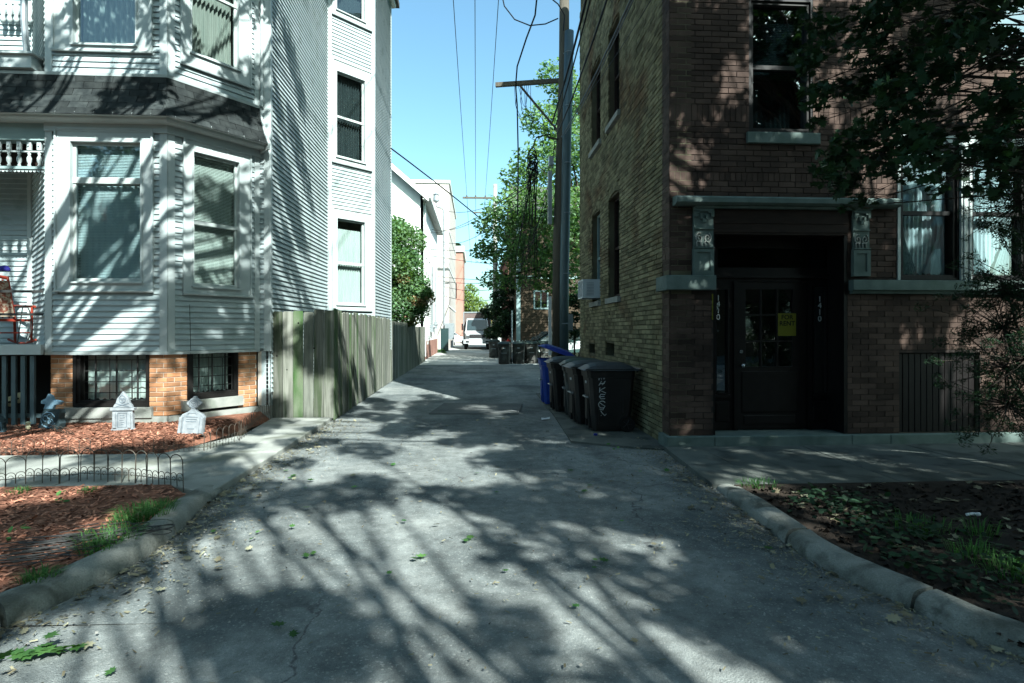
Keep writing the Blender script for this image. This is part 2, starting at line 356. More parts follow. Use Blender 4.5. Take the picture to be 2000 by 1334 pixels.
def leaves(cen, size, tmpl=QUAD, rng=None, flat=0.0, szvar=.35):
    """one leaf per centre with random attitude; returns verts, faces, tints"""
    rng = rng or np.random; n = len(cen); k = len(tmpl)
    a = rng.uniform(0, 2*np.pi, n); tilt = rng.normal(0, .9*(1-flat)+.1, n); b = rng.uniform(0, 2*np.pi, n)
    def Rz(t):
        R = np.zeros((n, 3, 3)); R[:, 0, 0] = np.cos(t); R[:, 0, 1] = -np.sin(t); R[:, 1, 0] = np.sin(t); R[:, 1, 1] = np.cos(t); R[:, 2, 2] = 1; return R
    Rx = np.zeros((n, 3, 3)); Rx[:, 0, 0] = 1; Rx[:, 1, 1] = np.cos(tilt); Rx[:, 1, 2] = -np.sin(tilt); Rx[:, 2, 1] = np.sin(tilt); Rx[:, 2, 2] = np.cos(tilt)
    R = Rz(b)@Rx@Rz(a); s = size*(1+rng.uniform(-szvar, szvar, n))
    V = (R@tmpl.T).transpose(0, 2, 1)*s[:, None, None]+cen[:, None, :]
    return V.reshape(-1, 3), np.arange(n*k).reshape(n, k), np.repeat(rng.uniform(0, 1, n), k)
def blob(rng, clumps, per, rs):
    """leaf centres gathered in clumps"""
    out = []
    for c, r in clumps:
        m = int(per*(r/rs)**2); q = rng.normal(0, 1, (m, 3)); q /= np.linalg.norm(q, axis=1)[:, None]
        out.append(np.array(c)+q*(r*rng.uniform(.25, 1, (m, 1))**.6)*np.array([1, 1, .72]))
    return np.vstack(out)
def tree(name, label, base, trunk_top, r0, clumps, per, lsize, leafmat, seed=1, tmpl=QUAD, group=None, limb_r=.3, barkmat='bark', twigs=True):
    rng = np.random.RandomState(seed); t = thing(name, label, 'tree', base, group)
    mb = MB(); B = Vector(base); T = Vector(trunk_top)
    pts = []; n = 9
    for i in range(n):
        f = i/(n-1); p = B.lerp(T, f)+Vector((rng.normal(0, .05), rng.normal(0, .05), 0))*(T-B).length*.12*min(1, i); pts.append(p)
    mb.tube(pts, [r0*(1.25 if i == 0 else 1-.55*i/(n-1)) for i in range(n)], 10)
    for c, r in clumps:
        c = Vector(c); k = rng.randint(n//2, n); s = pts[k]; mid = s.lerp(c, .5)+Vector((rng.normal(0, .2), rng.normal(0, .2), rng.uniform(-.1, .5)))*(c-s).length*.25
        q = [s, s.lerp(mid, .5)+Vector((0, 0, .1)), mid, mid.lerp(c, .55), c]; rr = r0*limb_r
        mb.tube(q, [rr*1.2, rr*.85, rr*.6, rr*.38, rr*.15], 6)
        if twigs:
            for j in range(5):
                e = c+Vector(rng.normal(0, .55, 3))*r; st = q[3].lerp(c, rng.uniform(0, 1)); mb.tube([st, st.lerp(e, .5)+Vector(rng.normal(0, .06, 3))*r, e], [rr*.2, rr*.13, rr*.05], 4, cap=False)
    mb.build('trunk', barkmat, t, smooth=True)
    cen = blob(rng, clumps, per, np.mean([r for _, r in clumps])); V, Fc, tt = leaves(cen, lsize, tmpl, rng)
    npmesh('crown', V, Fc, leafmat, tt, t); return t

M('far_alley_sunlit', (.36, .38, .355), (.46, .47, .44), .8, .9, bump=.3, bscale=40, c3=(.17, .175, .165), s3=.5, t3=.55, fine=.12, fscale=30)  # lighter far paving: sunlight beyond the building's shadow put into the colour
def text_mesh(name, body, size, mat, parent, loc, extrude=.002, offset=0.0):
    cu = bpy.data.curves.new(name, 'FONT'); cu.body = body; cu.size = size; cu.extrude = extrude; cu.align_x = 'CENTER'; cu.offset = offset; cu.resolution_u = 3
    tmp = bpy.data.objects.new('tmp', cu); COL.objects.link(tmp); dg = bpy.context.evaluated_depsgraph_get(); me = bpy.data.meshes.new_from_object(tmp.evaluated_get(dg))
    bpy.data.objects.remove(tmp); me.materials.clear(); me.materials.append(MATS[mat]); o = link(name, me, parent); o.location = loc; o.rotation_euler = (rad(90), 0, 0); return o
# ------------------------------------------------------------------ ground
def structure(name, mb, mat, **kw): return mb.build(name, mat, kind='structure', **kw)
structure('ground', MB().add([(-300,-200,-.03),(300,-200,-.03),(300,500,-.03),(-300,500,-.03)], [(0,1,2,3)]), 'lawn')
structure('street', MB().add([(-60,-9,-.004),(60,-9,-.004),(60,3.4,-.004),(-60,3.4,-.004)], [(0,1,2,3)]), 'asphalt')
alley_pts = [(-2.9, 3.3), (3.0, 3.3), (2.75, 8.0), (3.4, 15), (3.4, 30), (3.6, 110), (-3.2, 110), (-3.1, 30), (-2.9, 10)]
def gridsheet(x0, x1, y0, y1, nx, ny, zf):
    m = MB(); V = [(x0+(x1-x0)*i/nx, y0+(y1-y0)*j/ny) for j in range(ny+1) for i in range(nx+1)]
    m.add([(x, y, zf(x, y)) for x, y in V], [(j*(nx+1)+i, j*(nx+1)+i+1, (j+1)*(nx+1)+i+1, (j+1)*(nx+1)+i) for j in range(ny) for i in range(nx)]); return m
def roadz(x, y):  # a slightly hollowed, patched alley surface
    return .010*math.sin(1.3*x+.7*y)*math.sin(.8*y-.5*x)+.012*(abs(x)/2.6)**2-.006 if y < 26 else .012*(abs(x)/2.6)**2-.006
structure('alley', gridsheet(-3.2, 3.4, 3.3, 27, 36, 110, roadz), 'asphalt', smooth=True)
structure('alley_far', gridsheet(-3.2, 5.5, 27.01, 130, 6, 30, lambda x, y: .0), 'far_alley_sunlit')
structure('tar_patch', MB().prism([(-.9, 11.2), (.8, 11.05), (1.0, 12.6), (-.7, 12.8)], -.05, .016), 'patch')
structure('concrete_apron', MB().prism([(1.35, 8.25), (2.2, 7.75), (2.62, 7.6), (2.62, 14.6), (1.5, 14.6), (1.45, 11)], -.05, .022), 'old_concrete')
# curb along the sidewalk corner, rounded top, cracked into lengths
def curb(name, pts, wdt, h, joints, sgn):
    root = tag(link(name, None), kind='structure')
    n = len(pts); P = [Vector((x, y, 0)) for x, y in pts]
    def nrm(i):
        d = (P[min(i+1, n-1)]-P[max(i-1, 0)]).normalized(); return Vector((-d.y, d.x, 0))*sgn
    segs = []; s = 0
    for j in joints+[n-1]: segs.append((s, j)); s = j
    for a, b in segs:
        mb = MB(); rows = []
        for i in range(a, b+1):
            N = nrm(i); hh = h[i] if isinstance(h, list) else h
            d = (P[min(i+1, n-1)]-P[max(i-1, 0)]).normalized()*(.012 if i == a else (-.012 if i == b else 0))
            ch_ = .012*max(0, math.sin(i*1.3+a))**4+.004*math.sin(i*2.1); prof = [(0, -.05), (0.0, hh*.25), (.012, hh*.62), (.03+ch_, hh*.86-ch_*.6), (.065+ch_, hh*.985-ch_*.5), (.12, hh*1.01-ch_*.3), (wdt, hh), (wdt, -.05)]
            j1 = random.uniform(-.006, .006)
            rows.append([P[i]+d+N*(o+j1)+Vector((0, 0, z)) for o, z in prof])
        k = len(rows[0]); V = [tuple(q) for r in rows for q in r]; Fs = []
        for r in range(len(rows)-1):
            for c in range(k-1):
                q = (r*k+c, (r+1)*k+c, (r+1)*k+c+1, r*k+c+1); Fs.append(q if sgn < 0 else q[::-1])
        Fs += [tuple(range(k)), tuple(range((len(rows)-1)*k, len(rows)*k))[::-1]]
        mb.add(V, Fs); mb.build('curb_stone', 'curb', root, smooth=rad(38))
    return root
def dens(pts, k=4):
    out = []
    for i in range(len(pts)-1):
        p0 = Vector(pts[max(i-1, 0)]); p1 = Vector(pts[i]); p2 = Vector(pts[i+1]); p3 = Vector(pts[min(i+2, len(pts)-1)])
        for j in range(k):
            t = j/k; q = .5*((2*p1)+(p2-p0)*t+(2*p0-5*p1+4*p2-p3)*t*t+(3*p1-p0-3*p2+p3)*t**3); out.append((q.x, q.y))
    out.append(tuple(pts[-1])); return out
LC = dens([(-2.50, 6.0), (-2.44, 5.3), (-2.34, 4.7), (-2.31, 4.2), (-2.38, 3.7), (-2.52, 3.28), (-2.85, 2.75), (-3.6, 2.3), (-5.2, 2.05), (-12, 2.0)])
RCp = dens([(2.42, 5.75), (2.36, 5.2), (2.32, 4.4), (2.31, 3.8), (2.44, 3.3), (2.58, 2.8), (2.9, 2.45), (3.7, 2.15), (5.2, 2.02), (12, 2.0)])
hl = [.07+.06*min(1, i/6) for i in range(len(LC))]; hr = [.05+.065*min(1, i/5) for i in range(len(RCp))]
curb('curb', LC, .19, hl, [8, 20, 28], -1)
curb('curb', RCp, .17, hr, [9, 17, 28], 1)
# sidewalks as slabs
def slabs(name, quads, z, mat):
    root = tag(link(name, None), kind='structure')
    for q in quads:
        mb = MB(); c = Vector((sum(p[0] for p in q)/len(q), sum(p[1] for p in q)/len(q))); zz = z+random.uniform(-.004, .004)
        ins = [(Vector(p)+(c-Vector(p)).normalized()*.012) for p in q]; n = len(q)
        ins2 = [(Vector(p)+(c-Vector(p)).normalized()*.024) for p in q]
        mb.add([(p.x, p.y, -.06) for p in ins]+[(p.x, p.y, zz-.01) for p in ins]+[(p.x, p.y, zz) for p in ins2],
            [(i, (i+1)%n, n+(i+1)%n, n+i) for i in range(n)]+[(n+i, n+(i+1)%n, 2*n+(i+1)%n, 2*n+i) for i in range(n)]+[tuple(range(2*n, 3*n))])
        mb.build('slab', mat, root)
    return root
ls = []; xs = [-2.48, -4.15, -5.85, -7.5, -9.2, -11]
for i in range(5): ls.append([(xs[i+1], 5.90), (xs[i]-(.45 if i == 0 else 0), 5.90)]+([(-2.5, 5.62)] if i == 0 else [])+[(xs[i], 7.5), (xs[i+1], 7.5)])
ls += [[(-3.9, 7.51), (-2.49, 7.51), (-2.50, 8.7), (-3.45, 8.7)], [(-3.40, 8.71), (-2.50, 8.71), (-2.52, 10.42), (-3.55, 10.42)]]
slabs('sidewalk', ls, .075, 'concrete')
xs = [2.37, 2.95, 4.35, 5.8, 7.3, 9, 11]; rs = []
for i in range(6): rs.append([(xs[i], 5.72 if i else 5.75), (xs[i+1], 5.65), (xs[i+1], 7.63), (xs[i]+(.12 if i == 0 else 0), 7.63)])
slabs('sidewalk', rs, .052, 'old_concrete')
# planting strips
lin = [(x-.2, y) for x, y in LC if y > 3.0]
structure('mulch_bed', MB().prism([(-12, 2.2), (-5.2, 2.25)]+[(-3.6, 2.5), (-3.0, 2.9)]+[(p[0]-.14, p[1]) for p in LC[::-1] if 3.2 < p[1] < 5.5]+[(-2.64, 5.5), (-2.98, 5.89), (-12, 5.89)], -.1, .095), 'mulch')
def bedz(x, y): return .075+.13*max(0, min(1, (y-7.45)/1.7))+.012*math.sin(3*x)*math.cos(4*y)
mb = MB(); NX, NY = 44, 16; V = []
for j in range(NY+1):
    for i in range(NX+1):
        y = 7.52+(10.4-7.52)*j/NY
        xr = -3.95+.42*max(0, (y-7.52)/2.85)**.8 if y > 7.6 else -4.05
        x = -12+(xr+12)*i/NX; z = bedz(x, y)
        if j == 0: z = .02
        if i == NX: z = .03
        V.append((x, y, z))
mb.add(V, [(j*(NX+1)+i, j*(NX+1)+i+1, (j+1)*(NX+1)+i+1, (j+1)*(NX+1)+i) for j in range(NY) for i in range(NX)])
structure('mulch_bed', mb, 'mulch', smooth=True)
structure('planting_strip', MB().prism([(2.55, 5.64), (2.5, 5.0), (2.5, 3.9), (2.6, 3.4), (2.85, 2.75), (3.7, 2.35), (12, 2.2), (12, 5.64)], -.1, .07), 'soil')
structure('yard_soil', MB().prism([(-30, 10.4), (-3.6, 10.4), (-3.3, 30), (-30, 30)], -.1, .03), 'dirt')
# mulch chips, pebbles and fallen leaves: nobody could count them
rng = np.random.RandomState(3)
def inpoly_front(x, y): return y < 5.84 and y > 2.3 and x < np.interp(y, [2.3, 2.9, 3.3, 3.7, 4.2, 4.7, 5.5, 5.84], [-3.7, -3.0, -2.74, -2.6, -2.53, -2.57, -2.66, -3.0])
def chips(n, cond, zf, x0, x1, y0, y1, size, mat, name, flat=.75, tmpl=None, **kw):
    P = []
    while len(P) < n:
        x = rng.uniform(x0, x1, 4000); y = rng.uniform(y0, y1, 4000)
        P += [(a, b, zf(a, b)) for a, b in zip(x, y) if cond(a, b)]
    C = np.array(P[:n]); C[:, 2] += rng.uniform(0, .012, n)
    tm = tmpl if tmpl is not None else np.array([(-.16, -.5, 0), (.16, -.5, 0.03), (.2, .5, 0), (-.12, .5, .03)])
    V, Fc, tt = leaves(C, size, tm, rng, flat); return npmesh(name, V, Fc, mat, tt, kind='stuff', **kw)
chips(9000, inpoly_front, lambda x, y: .10, -6.6, -2.4, 2.3, 5.84, .045, 'mulch_chip', 'mulch_chips', label='loose reddish wood chips of the street-side mulch bed')
chips(8000, lambda x, y: x < -3.95+.42*max(0, (y-7.52)/2.85)**.8-.03, bedz, -8.5, -3.5, 7.55, 9.3, .05, 'mulch_chip', 'mulch_chips', label='loose reddish wood chips of the mulch bed under the house windows')
def edgecond(x, y):
    w_ = np.interp(y, [2.6, 3.3, 4.2, 4.7, 5.3, 6.0, 10.5], [-2.9, -2.5, -2.31, -2.34, -2.44, -2.5, -2.5])
    wr = np.interp(y, [2.6, 3.3, 4.2, 5.2, 7.6], [2.7, 2.44, 2.31, 2.36, 2.45])
    d = min(x-w_, wr-x)
    return d > 0 and rng.uniform() < math.exp(-d/.22)+.015
chips(2600, edgecond, lambda x, y: .008, -3, 3, 2.6, 10.5, (.014), 'pebble', 'gravel', flat=.3, tmpl=np.array([(-.5, -.3, 0), (.3, -.5, .1), (.5, .35, 0), (-.35, .5, .25)]), label='loose pebbles and grit gathered along the alley edges')
chips(5200, edgecond, lambda x, y: .009, -3, 3, 2.6, 10.5, .026, 'leaf_fallen', 'leaf_litter', flat=.7, label='broken leaf litter and dirt swept against the curbs')
chips(5000, lambda x, y: y < 5.5, lambda x, y: .068, 2.6, 8, 2.5, 5.6, .035, 'soil', 'soil_crumbs', flat=.2, tmpl=np.array([(-.5, -.3, 0), (.3, -.5, .2), (.5, .35, 0), (-.35, .5, .4)]), label='loose crumbs of dark soil in the right planting strip')
chips(220, edgecond, lambda x, y: .012, -3, 3, 2.6, 10.5, .06, 'leaf_fallen', 'fallen_leaves', tmpl=MAPLE, flat=.8, label='dry fallen leaves lying along both alley edges')
chips(40, lambda x, y: True, lambda x, y: .016, -2.2, 2.2, 2.4, 7, .06, 'leaf_weed', 'fallen_leaves', tmpl=MAPLE, flat=.9, label='scattered green maple leaves on the alley asphalt')
chips(380, lambda x, y: y > 2.9+abs(x-3)*0, lambda x, y: .075, 2.8, 8, 2.4, 5.6, .07, 'leaf_fallen', 'fallen_leaves', tmpl=MAPLE, flat=.8, label='brown leaf litter on the bare soil of the right planting strip')

# ------------------------------------------------------------------ shared builders for walls
def cut(u0, u1, z0, z1, holes):
    """u ranges of the strip z0..z1 that no hole covers"""
    segs = [(u0, u1)]
    for a, b, c, d in holes:
        if z1 <= c+1e-4 or z0 >= d-1e-4: continue
        ns = []
        for s, e in segs:
            if b <= s or a >= e: ns.append((s, e)); continue
            if a > s: ns.append((s, a))
            if b < e: ns.append((b, e))
        segs = ns
    return [(s, e) for s, e in segs if e-s > .012]
def backing(W, u0, u1, z0, z1, holes, o0, o1, mb=None):
    mb = mb or MB(); zs = sorted({z0, z1, *[h[2] for h in holes if z0 < h[2] < z1], *[h[3] for h in holes if z0 < h[3] < z1]})
    for a, b in zip(zs, zs[1:]):
        for s, e in cut(u0, u1, a, b, holes): mb.wbox(W, s, e, a, b, o0, o1)
    return mb
_unit = {}
def unit_board(pitch, lip, mat):
    k = (pitch, lip, mat)
    if k not in _unit:
        W0 = Wall((0, 0), (1, 0)); mb = MB(); mb.prof(W0, [(0, 0), (lip, .001), (lip, .012), (.003, pitch+.008), (0, pitch+.008)], 0, 1); _unit[k] = mb.mesh('siding_board', mat)
    return _unit[k]
def siding(W, u0, u1, z0, z1, holes, parent, pitch=.0865, lip=.024, mat='siding', single=True, name='siding_board', joined=None):
    z = z0; mb = joined or MB()
    while z < z1-.02:
        p = min(pitch, z1-z)
        for s, e in cut(u0, u1, z+.01, z+p-.01, holes):
            if single and p == pitch:
                o = link(name, unit_board(pitch, lip, mat), parent); q = W.pt(s, z, 0)
                o.location = q; o.rotation_euler = (0, 0, W.ang); o.scale = (e-s, 1, 1)
            else: mb.prof(W, [(0, z), (lip, z+.001), (lip, z+.012), (.003, z+p), (0, z+p)], s, e, random.random())
        z += p
    return mb
def corner_board(mb, W, u0, u1, z0, z1, t=.028): mb.wbox(W, u0, u1, z0, z1, .002, t, random.random()); return mb
def ring(mb, W, outer, inner, o0, o1):
    a, b, c, d = outer; e, f, g, h = inner
    mb.wbox(W, a, e, c, d, o0, o1); mb.wbox(W, f, b, c, d, o0, o1); mb.wbox(W, e, f, c, g, o0, o1); mb.wbox(W, e, f, h, d, o0, o1); return mb
def blind(W, r, o, parent, lift=0, mat='blind'):
    mb = MB(); a, b, c, d = r; z = d
    mb.wbox(W, a, b, d-.03, d, o-.012, o+.012)
    z = d-.04
    while z > c+lift:
        t = random.random(); tw = .008+.002*random.random()
        mb.add([W.pt(a, z, o-.010), W.pt(b, z, o-.010), W.pt(b, z-.017-tw*.2, o+.008), W.pt(a, z-.017-tw*.2, o+.008)], [(0, 1, 2, 3)], t); z -= .0235
    for k in (.22, .78): mb.wbox(W, a+(b-a)*k, a+(b-a)*k+.003, c+lift, d, o+.010, o+.012)
    return mb.build('blind', mat, parent)
def curtain(W, r, o, parent, mat='curtain', gather=0, split=False, amp=.02, n=60):
    a, b, c, d = r
    def sheet(ua, ub, tie):
        V = []; nz = 14
        for j in range(nz+1):
            f = j/nz; z = d-(d-c)*f
            k = 1.0
            if tie is not None: k = 1-.72*math.exp(-((f-.62)/.30)**2)
            for i in range(n+1):
                g = i/n; u = ua+(ub-ua)*g
                if tie is not None: u = tie+(u-tie)*k
                V.append(W.pt(u, z+(.015*math.sin(i*.9) if j == nz else 0), o+amp*math.sin(i*1.15+.3*math.sin(j*.5))*(1 if tie is None else k**.5)))
        mb.add(V, [(j*(n+1)+i, (j+1)*(n+1)+i, (j+1)*(n+1)+i+1, j*(n+1)+i+1) for j in range(nz) for i in range(n)])
    mb = MB()
    if split:
        m = (a+b)/2; sheet(a, m, a); sheet(m, b, b)
    else: sheet(a, b, None)
    return mb.build('curtain', mat, parent, smooth=True)
def window(W, parent, case, glass, fmat='white_frame', gmat='glass', inside=('dark',), caseout=.04, label=None, sash_w=.045, sill=True, cmat='trim', inset=-.035, backband=True, rail=.05, name='window'):
    """case: outer trim (u0,u1,z0,z1); glass: list of panes"""
    a, b, c, d = case; gu0 = min(g[0] for g in glass); gu1 = max(g[1] for g in glass); gz0 = min(g[2] for g in glass); gz1 = max(g[3] for g in glass)
    op = (gu0-sash_w, gu1+sash_w, gz0-sash_w-.015, gz1+sash_w)
    mb = MB(); ring(mb, W, case, op, .001, caseout)
    if backband:
        ring(mb, W, (a-.014, b+.014, c-.01, d+.02), (a+.012, b-.012, c+.014, d-.012), .003, caseout+.018)
        ring(mb, W, (op[0]-.02, op[1]+.02, op[2]-.012, op[3]+.02), (op[0]+.003, op[1]-.003, op[2]+.003, op[3]-.003), -.02, caseout+.012)
    mb.wbox(W, op[0]-.0, op[0]+.004, op[2], op[3], -.14, .0); mb.wbox(W, op[1]-.004, op[1], op[2], op[3], -.14, .0)
    w_ = mb.build(name, cmat, parent, label=label)
    if sill:
        s = MB(); s.prof(W, [(inset-.02, op[2]-.012), (caseout+.035, op[2]-.022), (caseout+.035, op[2]+.004), (inset-.02, op[2]+.016)], op[0]-.03, op[1]+.03)
        s.prof(W, [(caseout-.005, c-.03), (caseout+.03, c-.03), (caseout+.036, c-.008), (caseout-.005, c+.004)], a-.02, b+.02)
        s.build('sill', cmat, w_)
    sm = MB(); e = op[0]+.004; f = op[1]-.004
    for i, g in enumerate(sorted(glass, key=lambda q: q[2])):
        oo = inset-.03*(i if len(glass) > 1 else 0)
    gs = sorted(glass, key=lambda q: (q[0], q[2])); 
    # sash bars: fill the opening minus panes
    zz = sorted({op[2]+.004, op[3], *[g[2] for g in glass], *[g[3] for g in glass]})
    for z0_, z1_ in zip(zz, zz[1:]):
        for s_, e_ in cut(e, f, z0_, z1_, glass): sm.wbox(W, s_, e_, z0_, z1_, inset-.02, inset+.012)
    zs = sorted({(g[2], g[3]) for g in glass})
    for (q0, q1), (q2, q3) in zip(zs, zs[1:]): sm.wbox(W, e, f, q1+.004, q2-.004 if q2-q1 > .02 else q1+.012, inset+.012, inset+.026)
    sm.build('sash', fmat, w_)
    for g in glass:
        MB().wbox(W, g[0]-.004, g[1]+.004, g[2]-.004, g[3]+.004, inset-.006, inset-.002).build('pane', gmat, w_)
    for ins in ([inside] if isinstance(inside[0], str) else inside):
        rr = (op[0]+.02, op[1]-.02, op[2]+.03, op[3]-.01)
        if ins[0] == 'blind': blind(W, (rr[0], rr[1], ins[1] if len(ins) > 1 and ins[1] is not None else rr[2], ins[2] if len(ins) > 2 else rr[3]), inset-.075, w_, mat='blind')
        if ins[0] == 'curtain': curtain(W, rr, inset-.13, w_, **(ins[1] if len(ins) > 1 else {}))
        if ins[0] == 'half': curtain(W, (rr[0], rr[1], rr[2], ins[1]), inset-.1, w_, **(ins[2] if len(ins) > 2 else {}))
    return w_
def bricks(W, u0, u1, z0, z1, holes, L, H, j, parent, mat, name, proud=.007, quota=300, soldier=(), groove=0, jit=.003, depth=.03, prefer=None):
    """running bond; returns after adding up to quota single bricks (the nearest) and one joined rest"""
    cells = []; z = z0; r = 0
    while z < z1-.03:
        hh = H; so_ = None
        for (sa, sb) in soldier:
            if abs(z-sa) < (H+j)*.5: so_ = (sa, sb)
        if so_: hh = so_[1]-z
        if z+hh > z1: hh = z1-z
        for s, e in cut(u0, u1, z+.004, z+hh-.004, holes):
            step = (H+j if so_ else L+j); off = 0 if so_ else (0 if r%2 else (L+j)/2)
            u = u0-off if not so_ else s
            while u < e-.015:
                a = max(u, s); b = min(u+step-j, e)
                if b-a > .018: cells.append((a, b, z, z+hh, (b-a > L-.001 and not so_ and abs(hh-H) < 1e-6)))
                u += step
        z += hh+j; r += 1
        if groove and r%groove == 0: z += .012
    full = [c for c in cells if c[4]]
    key = prefer or (lambda c: (Vector(W.pt((c[0]+c[1])/2, (c[2]+c[3])/2))-Vector((0, 0, CH))).length)
    full.sort(key=key); single = set(full[:quota])
    W0 = Wall((0, 0), (1, 0)); ub = MB().bevbox(W0, -L/2, L/2, -H/2, H/2, -depth, proud, .004).mesh(name, mat)
    for c in full[:quota]:
        o = link(name, ub, parent); o.location = W.pt((c[0]+c[1])/2, (c[2]+c[3])/2, random.uniform(-jit, jit)); o.rotation_euler = (0, 0, W.ang+random.uniform(-.006, .006))
    mb = MB()
    for c in cells:
        if c in single: continue
        mb.wbox(W, c[0], c[1], c[2], c[3], -depth, proud+random.uniform(-jit, jit), random.random())
    if mb.v: mb.build(name, mat, parent, kind='stuff')
# ------------------------------------------------------------------ the white frame house on the left
A0 = (-6.442, 9.17); A = (-4.684, 9.17); B = (-3.751, 10.35); C = (-3.57, 10.35); D = (-3.57, 14.3); E = (-2.634, 15.24); Fp = (-2.634, 18.2); Lp = (-7.48, 10.35)
house = thing('frame_house', 'large pale clapboard house with corner bays, slate skirt roof and orange brick piers', 'house', (-6, 11, 0))
W1 = Wall(A0, A); W2 = Wall(A, B); W2b = Wall(B, C); W3 = Wall(C, D); W4 = Wall(D, E); W5 = Wall(E, Fp); W0 = Wall((-11.5, 10.35), Lp); WL = Wall(Lp, A0)
TOP = 11.7; SB = 1.28; S1 = 4.60; R0 = 4.74; R1 = 5.44; FL = 3.58
def rect_m(W, px0, pt, px1, pb): return W.R(px0, pt, px1, pb)
# openings measured on their own wall planes
c1 = W1.R(112, 250, 300, 567); g1a = W1.R(147, 283, 272, 345); g1b = W1.R(150, 358, 273, 543)
c1 = (c1[0], c1[1], c1[2], 4.62)
g1b = (g1a[0], g1a[1], g1b[2], g1b[3])
c2 = W2.R(357, 264, 487, 572); c2 = (c2[0], c2[1], c2[2], 4.58); g2a = W2.R(381, 303, 460, 430); g2b = W2.R(381, 438, 460, 552)
def up(r, dz=FL): return (r[0], r[1], r[2]+dz, r[3]+dz)
cu1 = W1.R(107, 0, 298, 98); gu1 = W1.R(152, 0, 262, 80); cu1 = (cu1[0], cu1[1], cu1[2], cu1[2]+2.5); gu1 = (gu1[0], gu1[1], gu1[2], gu1[2]+2.05)
cu2 = W2.R(352, 0, 487, 122); gu2 = W2.R(377, 0, 459, 98); cu2 = (cu2[0], cu2[1], cu2[2], cu2[2]+2.5); gu2a = (gu2[0], gu2[1], gu2[2], gu2[2]+.98); gu2b = (gu2[0], gu2[1], gu2[2]+1.03, gu2[2]+2.0)
bw1 = W1.R(140, 690, 290, 795); bw2 = W2.R(367, 688, 467, 781)
c4 = W4.R(648, 405, 724, 604); g4a = W4.R(660, 430, 708, 510); g4b = W4.R(660, 516, 708, 590)
c4m = W4.R(648, 114, 724, 315); g4ma = W4.R(659, 143, 708, 224); g4mb = W4.R(659, 229, 708, 302)
def ins(r, e=.02): return (r[0]+e, r[1]-e, r[2]+e, r[3]-e)
holes = {W1: [ins(c1), ins(cu1)], W2: [ins(c2), ins(cu2)], W2b: [], W3: [], W4: [ins(c4), ins(c4m), ins(up(c4m))], W5: [], W0: [], WL: []}
def gl_hole(*g): return (min(q[0] for q in g)-.045, max(q[1] for q in g)+.045, min(q[2] for q in g)-.06, max(q[3] for q in g)+.045)
bh = {W1: [gl_hole(g1a, g1b), gl_hole(gu1)], W2: [gl_hole(g2a, g2b), gl_hole(gu2a, gu2b)], W4: [gl_hole(g4a, g4b), gl_hole(g4ma, g4mb), gl_hole(up(g4ma), up(g4mb))]}
mb = MB()
for W, z0 in ((W1, SB-.03), (W2, SB-.03), (W2b, SB-.03), (W3, .1), (W4, .9), (W5, .95), (W0, 1.2), (WL, SB-.03)):
    backing(W, 0, W.L, z0, TOP, bh.get(W, []), -.14, 0, mb)
mb.build('wall', 'siding', house)
mb = MB(); mb.box((-11.5, 10.6, .0), (-3.75, 18.4, .1)); mb.box((-11.7, 9.0, TOP), (-2.4, 18.5, TOP+.15)); mb.box((-11.6, 18.2, 0), (-2.7, 18.35, TOP)); mb.box((-11.6, 10.4, 0), (-11.5, 18.3, TOP))
mb.build('roof', 'roof_dark', house)
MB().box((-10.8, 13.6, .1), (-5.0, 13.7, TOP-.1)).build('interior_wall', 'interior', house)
rest = MB(); far = MB()
CB = .10
siding(W1, CB+.0, W1.L-CB, SB, S1, holes[W1], house)
siding(W2, CB, W2.L-CB, SB, S1, holes[W2], house)
siding(W1, CB, W1.L-CB, R1+.03, R1+.03+.0865*16, holes[W1], house)
siding(W2, CB, W2.L-CB, R1+.03, R1+.03+.0865*18, holes[W2], house)
for W, a, b in ((W1, R1+.03+.0865*16, TOP), (W2, R1+.03+.0865*18, TOP)): siding(W, CB, W.L-CB, a, b, holes[W], house, single=False, joined=rest)
siding(W2b, 0.02, W2b.L-.09, SB, TOP, [], house, single=False, joined=rest)
siding(W3, .05, W3.L-.01, .52, TOP, [], house, single=False, joined=rest, pitch=.0865)
siding(W4, .09, W4.L-.09, 1.03, TOP, holes[W4], house, single=False, joined=rest)
siding(W5, .09, W5.L-.09, 1.03, TOP, [], house, single=False, joined=rest)
siding(W0, 0, W0.L, 1.3, TOP, [], house, single=False, joined=rest)
siding(WL, .05, WL.L-.05, SB, TOP, [], house, single=False, joined=rest)
rest.build('siding_boards', 'siding', house, kind='stuff')
cb = MB()
for W, a, b in ((W1, 0, CB), (W1, W1.L-CB, W1.L+.012), (W2, -.002, CB), (W2, W2.L-CB, W2.L-.003)):
    corner_board(cb, W, a, b, SB-.02, S1+.1); corner_board(cb, W, a, b, R1, TOP)
for W, a, b, z in ((W2b, W2b.L-.09, W2b.L-.001, SB-.04), (W3, -.028, .05, SB-.04), (W3, W3.L-.07, W3.L-.003, 1.0), (W4, .0, .09, 1.0), (W4, W4.L-.09, W4.L+.01, 1.0), (W5, -.01, .09, 1.0), (W5, W5.L-.09, W5.L+.01, 1.0), (WL, .0, .06, SB)): corner_board(cb, W, a, b, z, TOP)
cb.build('corner_board', 'trim', house)
ft = MB()
for W in (W1, W2):
    k0 = 0 if W is W1 else -.4845
    ft.prof(W, [(0, SB-.05), (.03, SB-.05), (.034, SB-.006), (0, SB-.004)], 0, W.L, 0, k0, .4845 if W is W1 else 0)
ft.build('water_table', 'trim', house)
fz = MB()
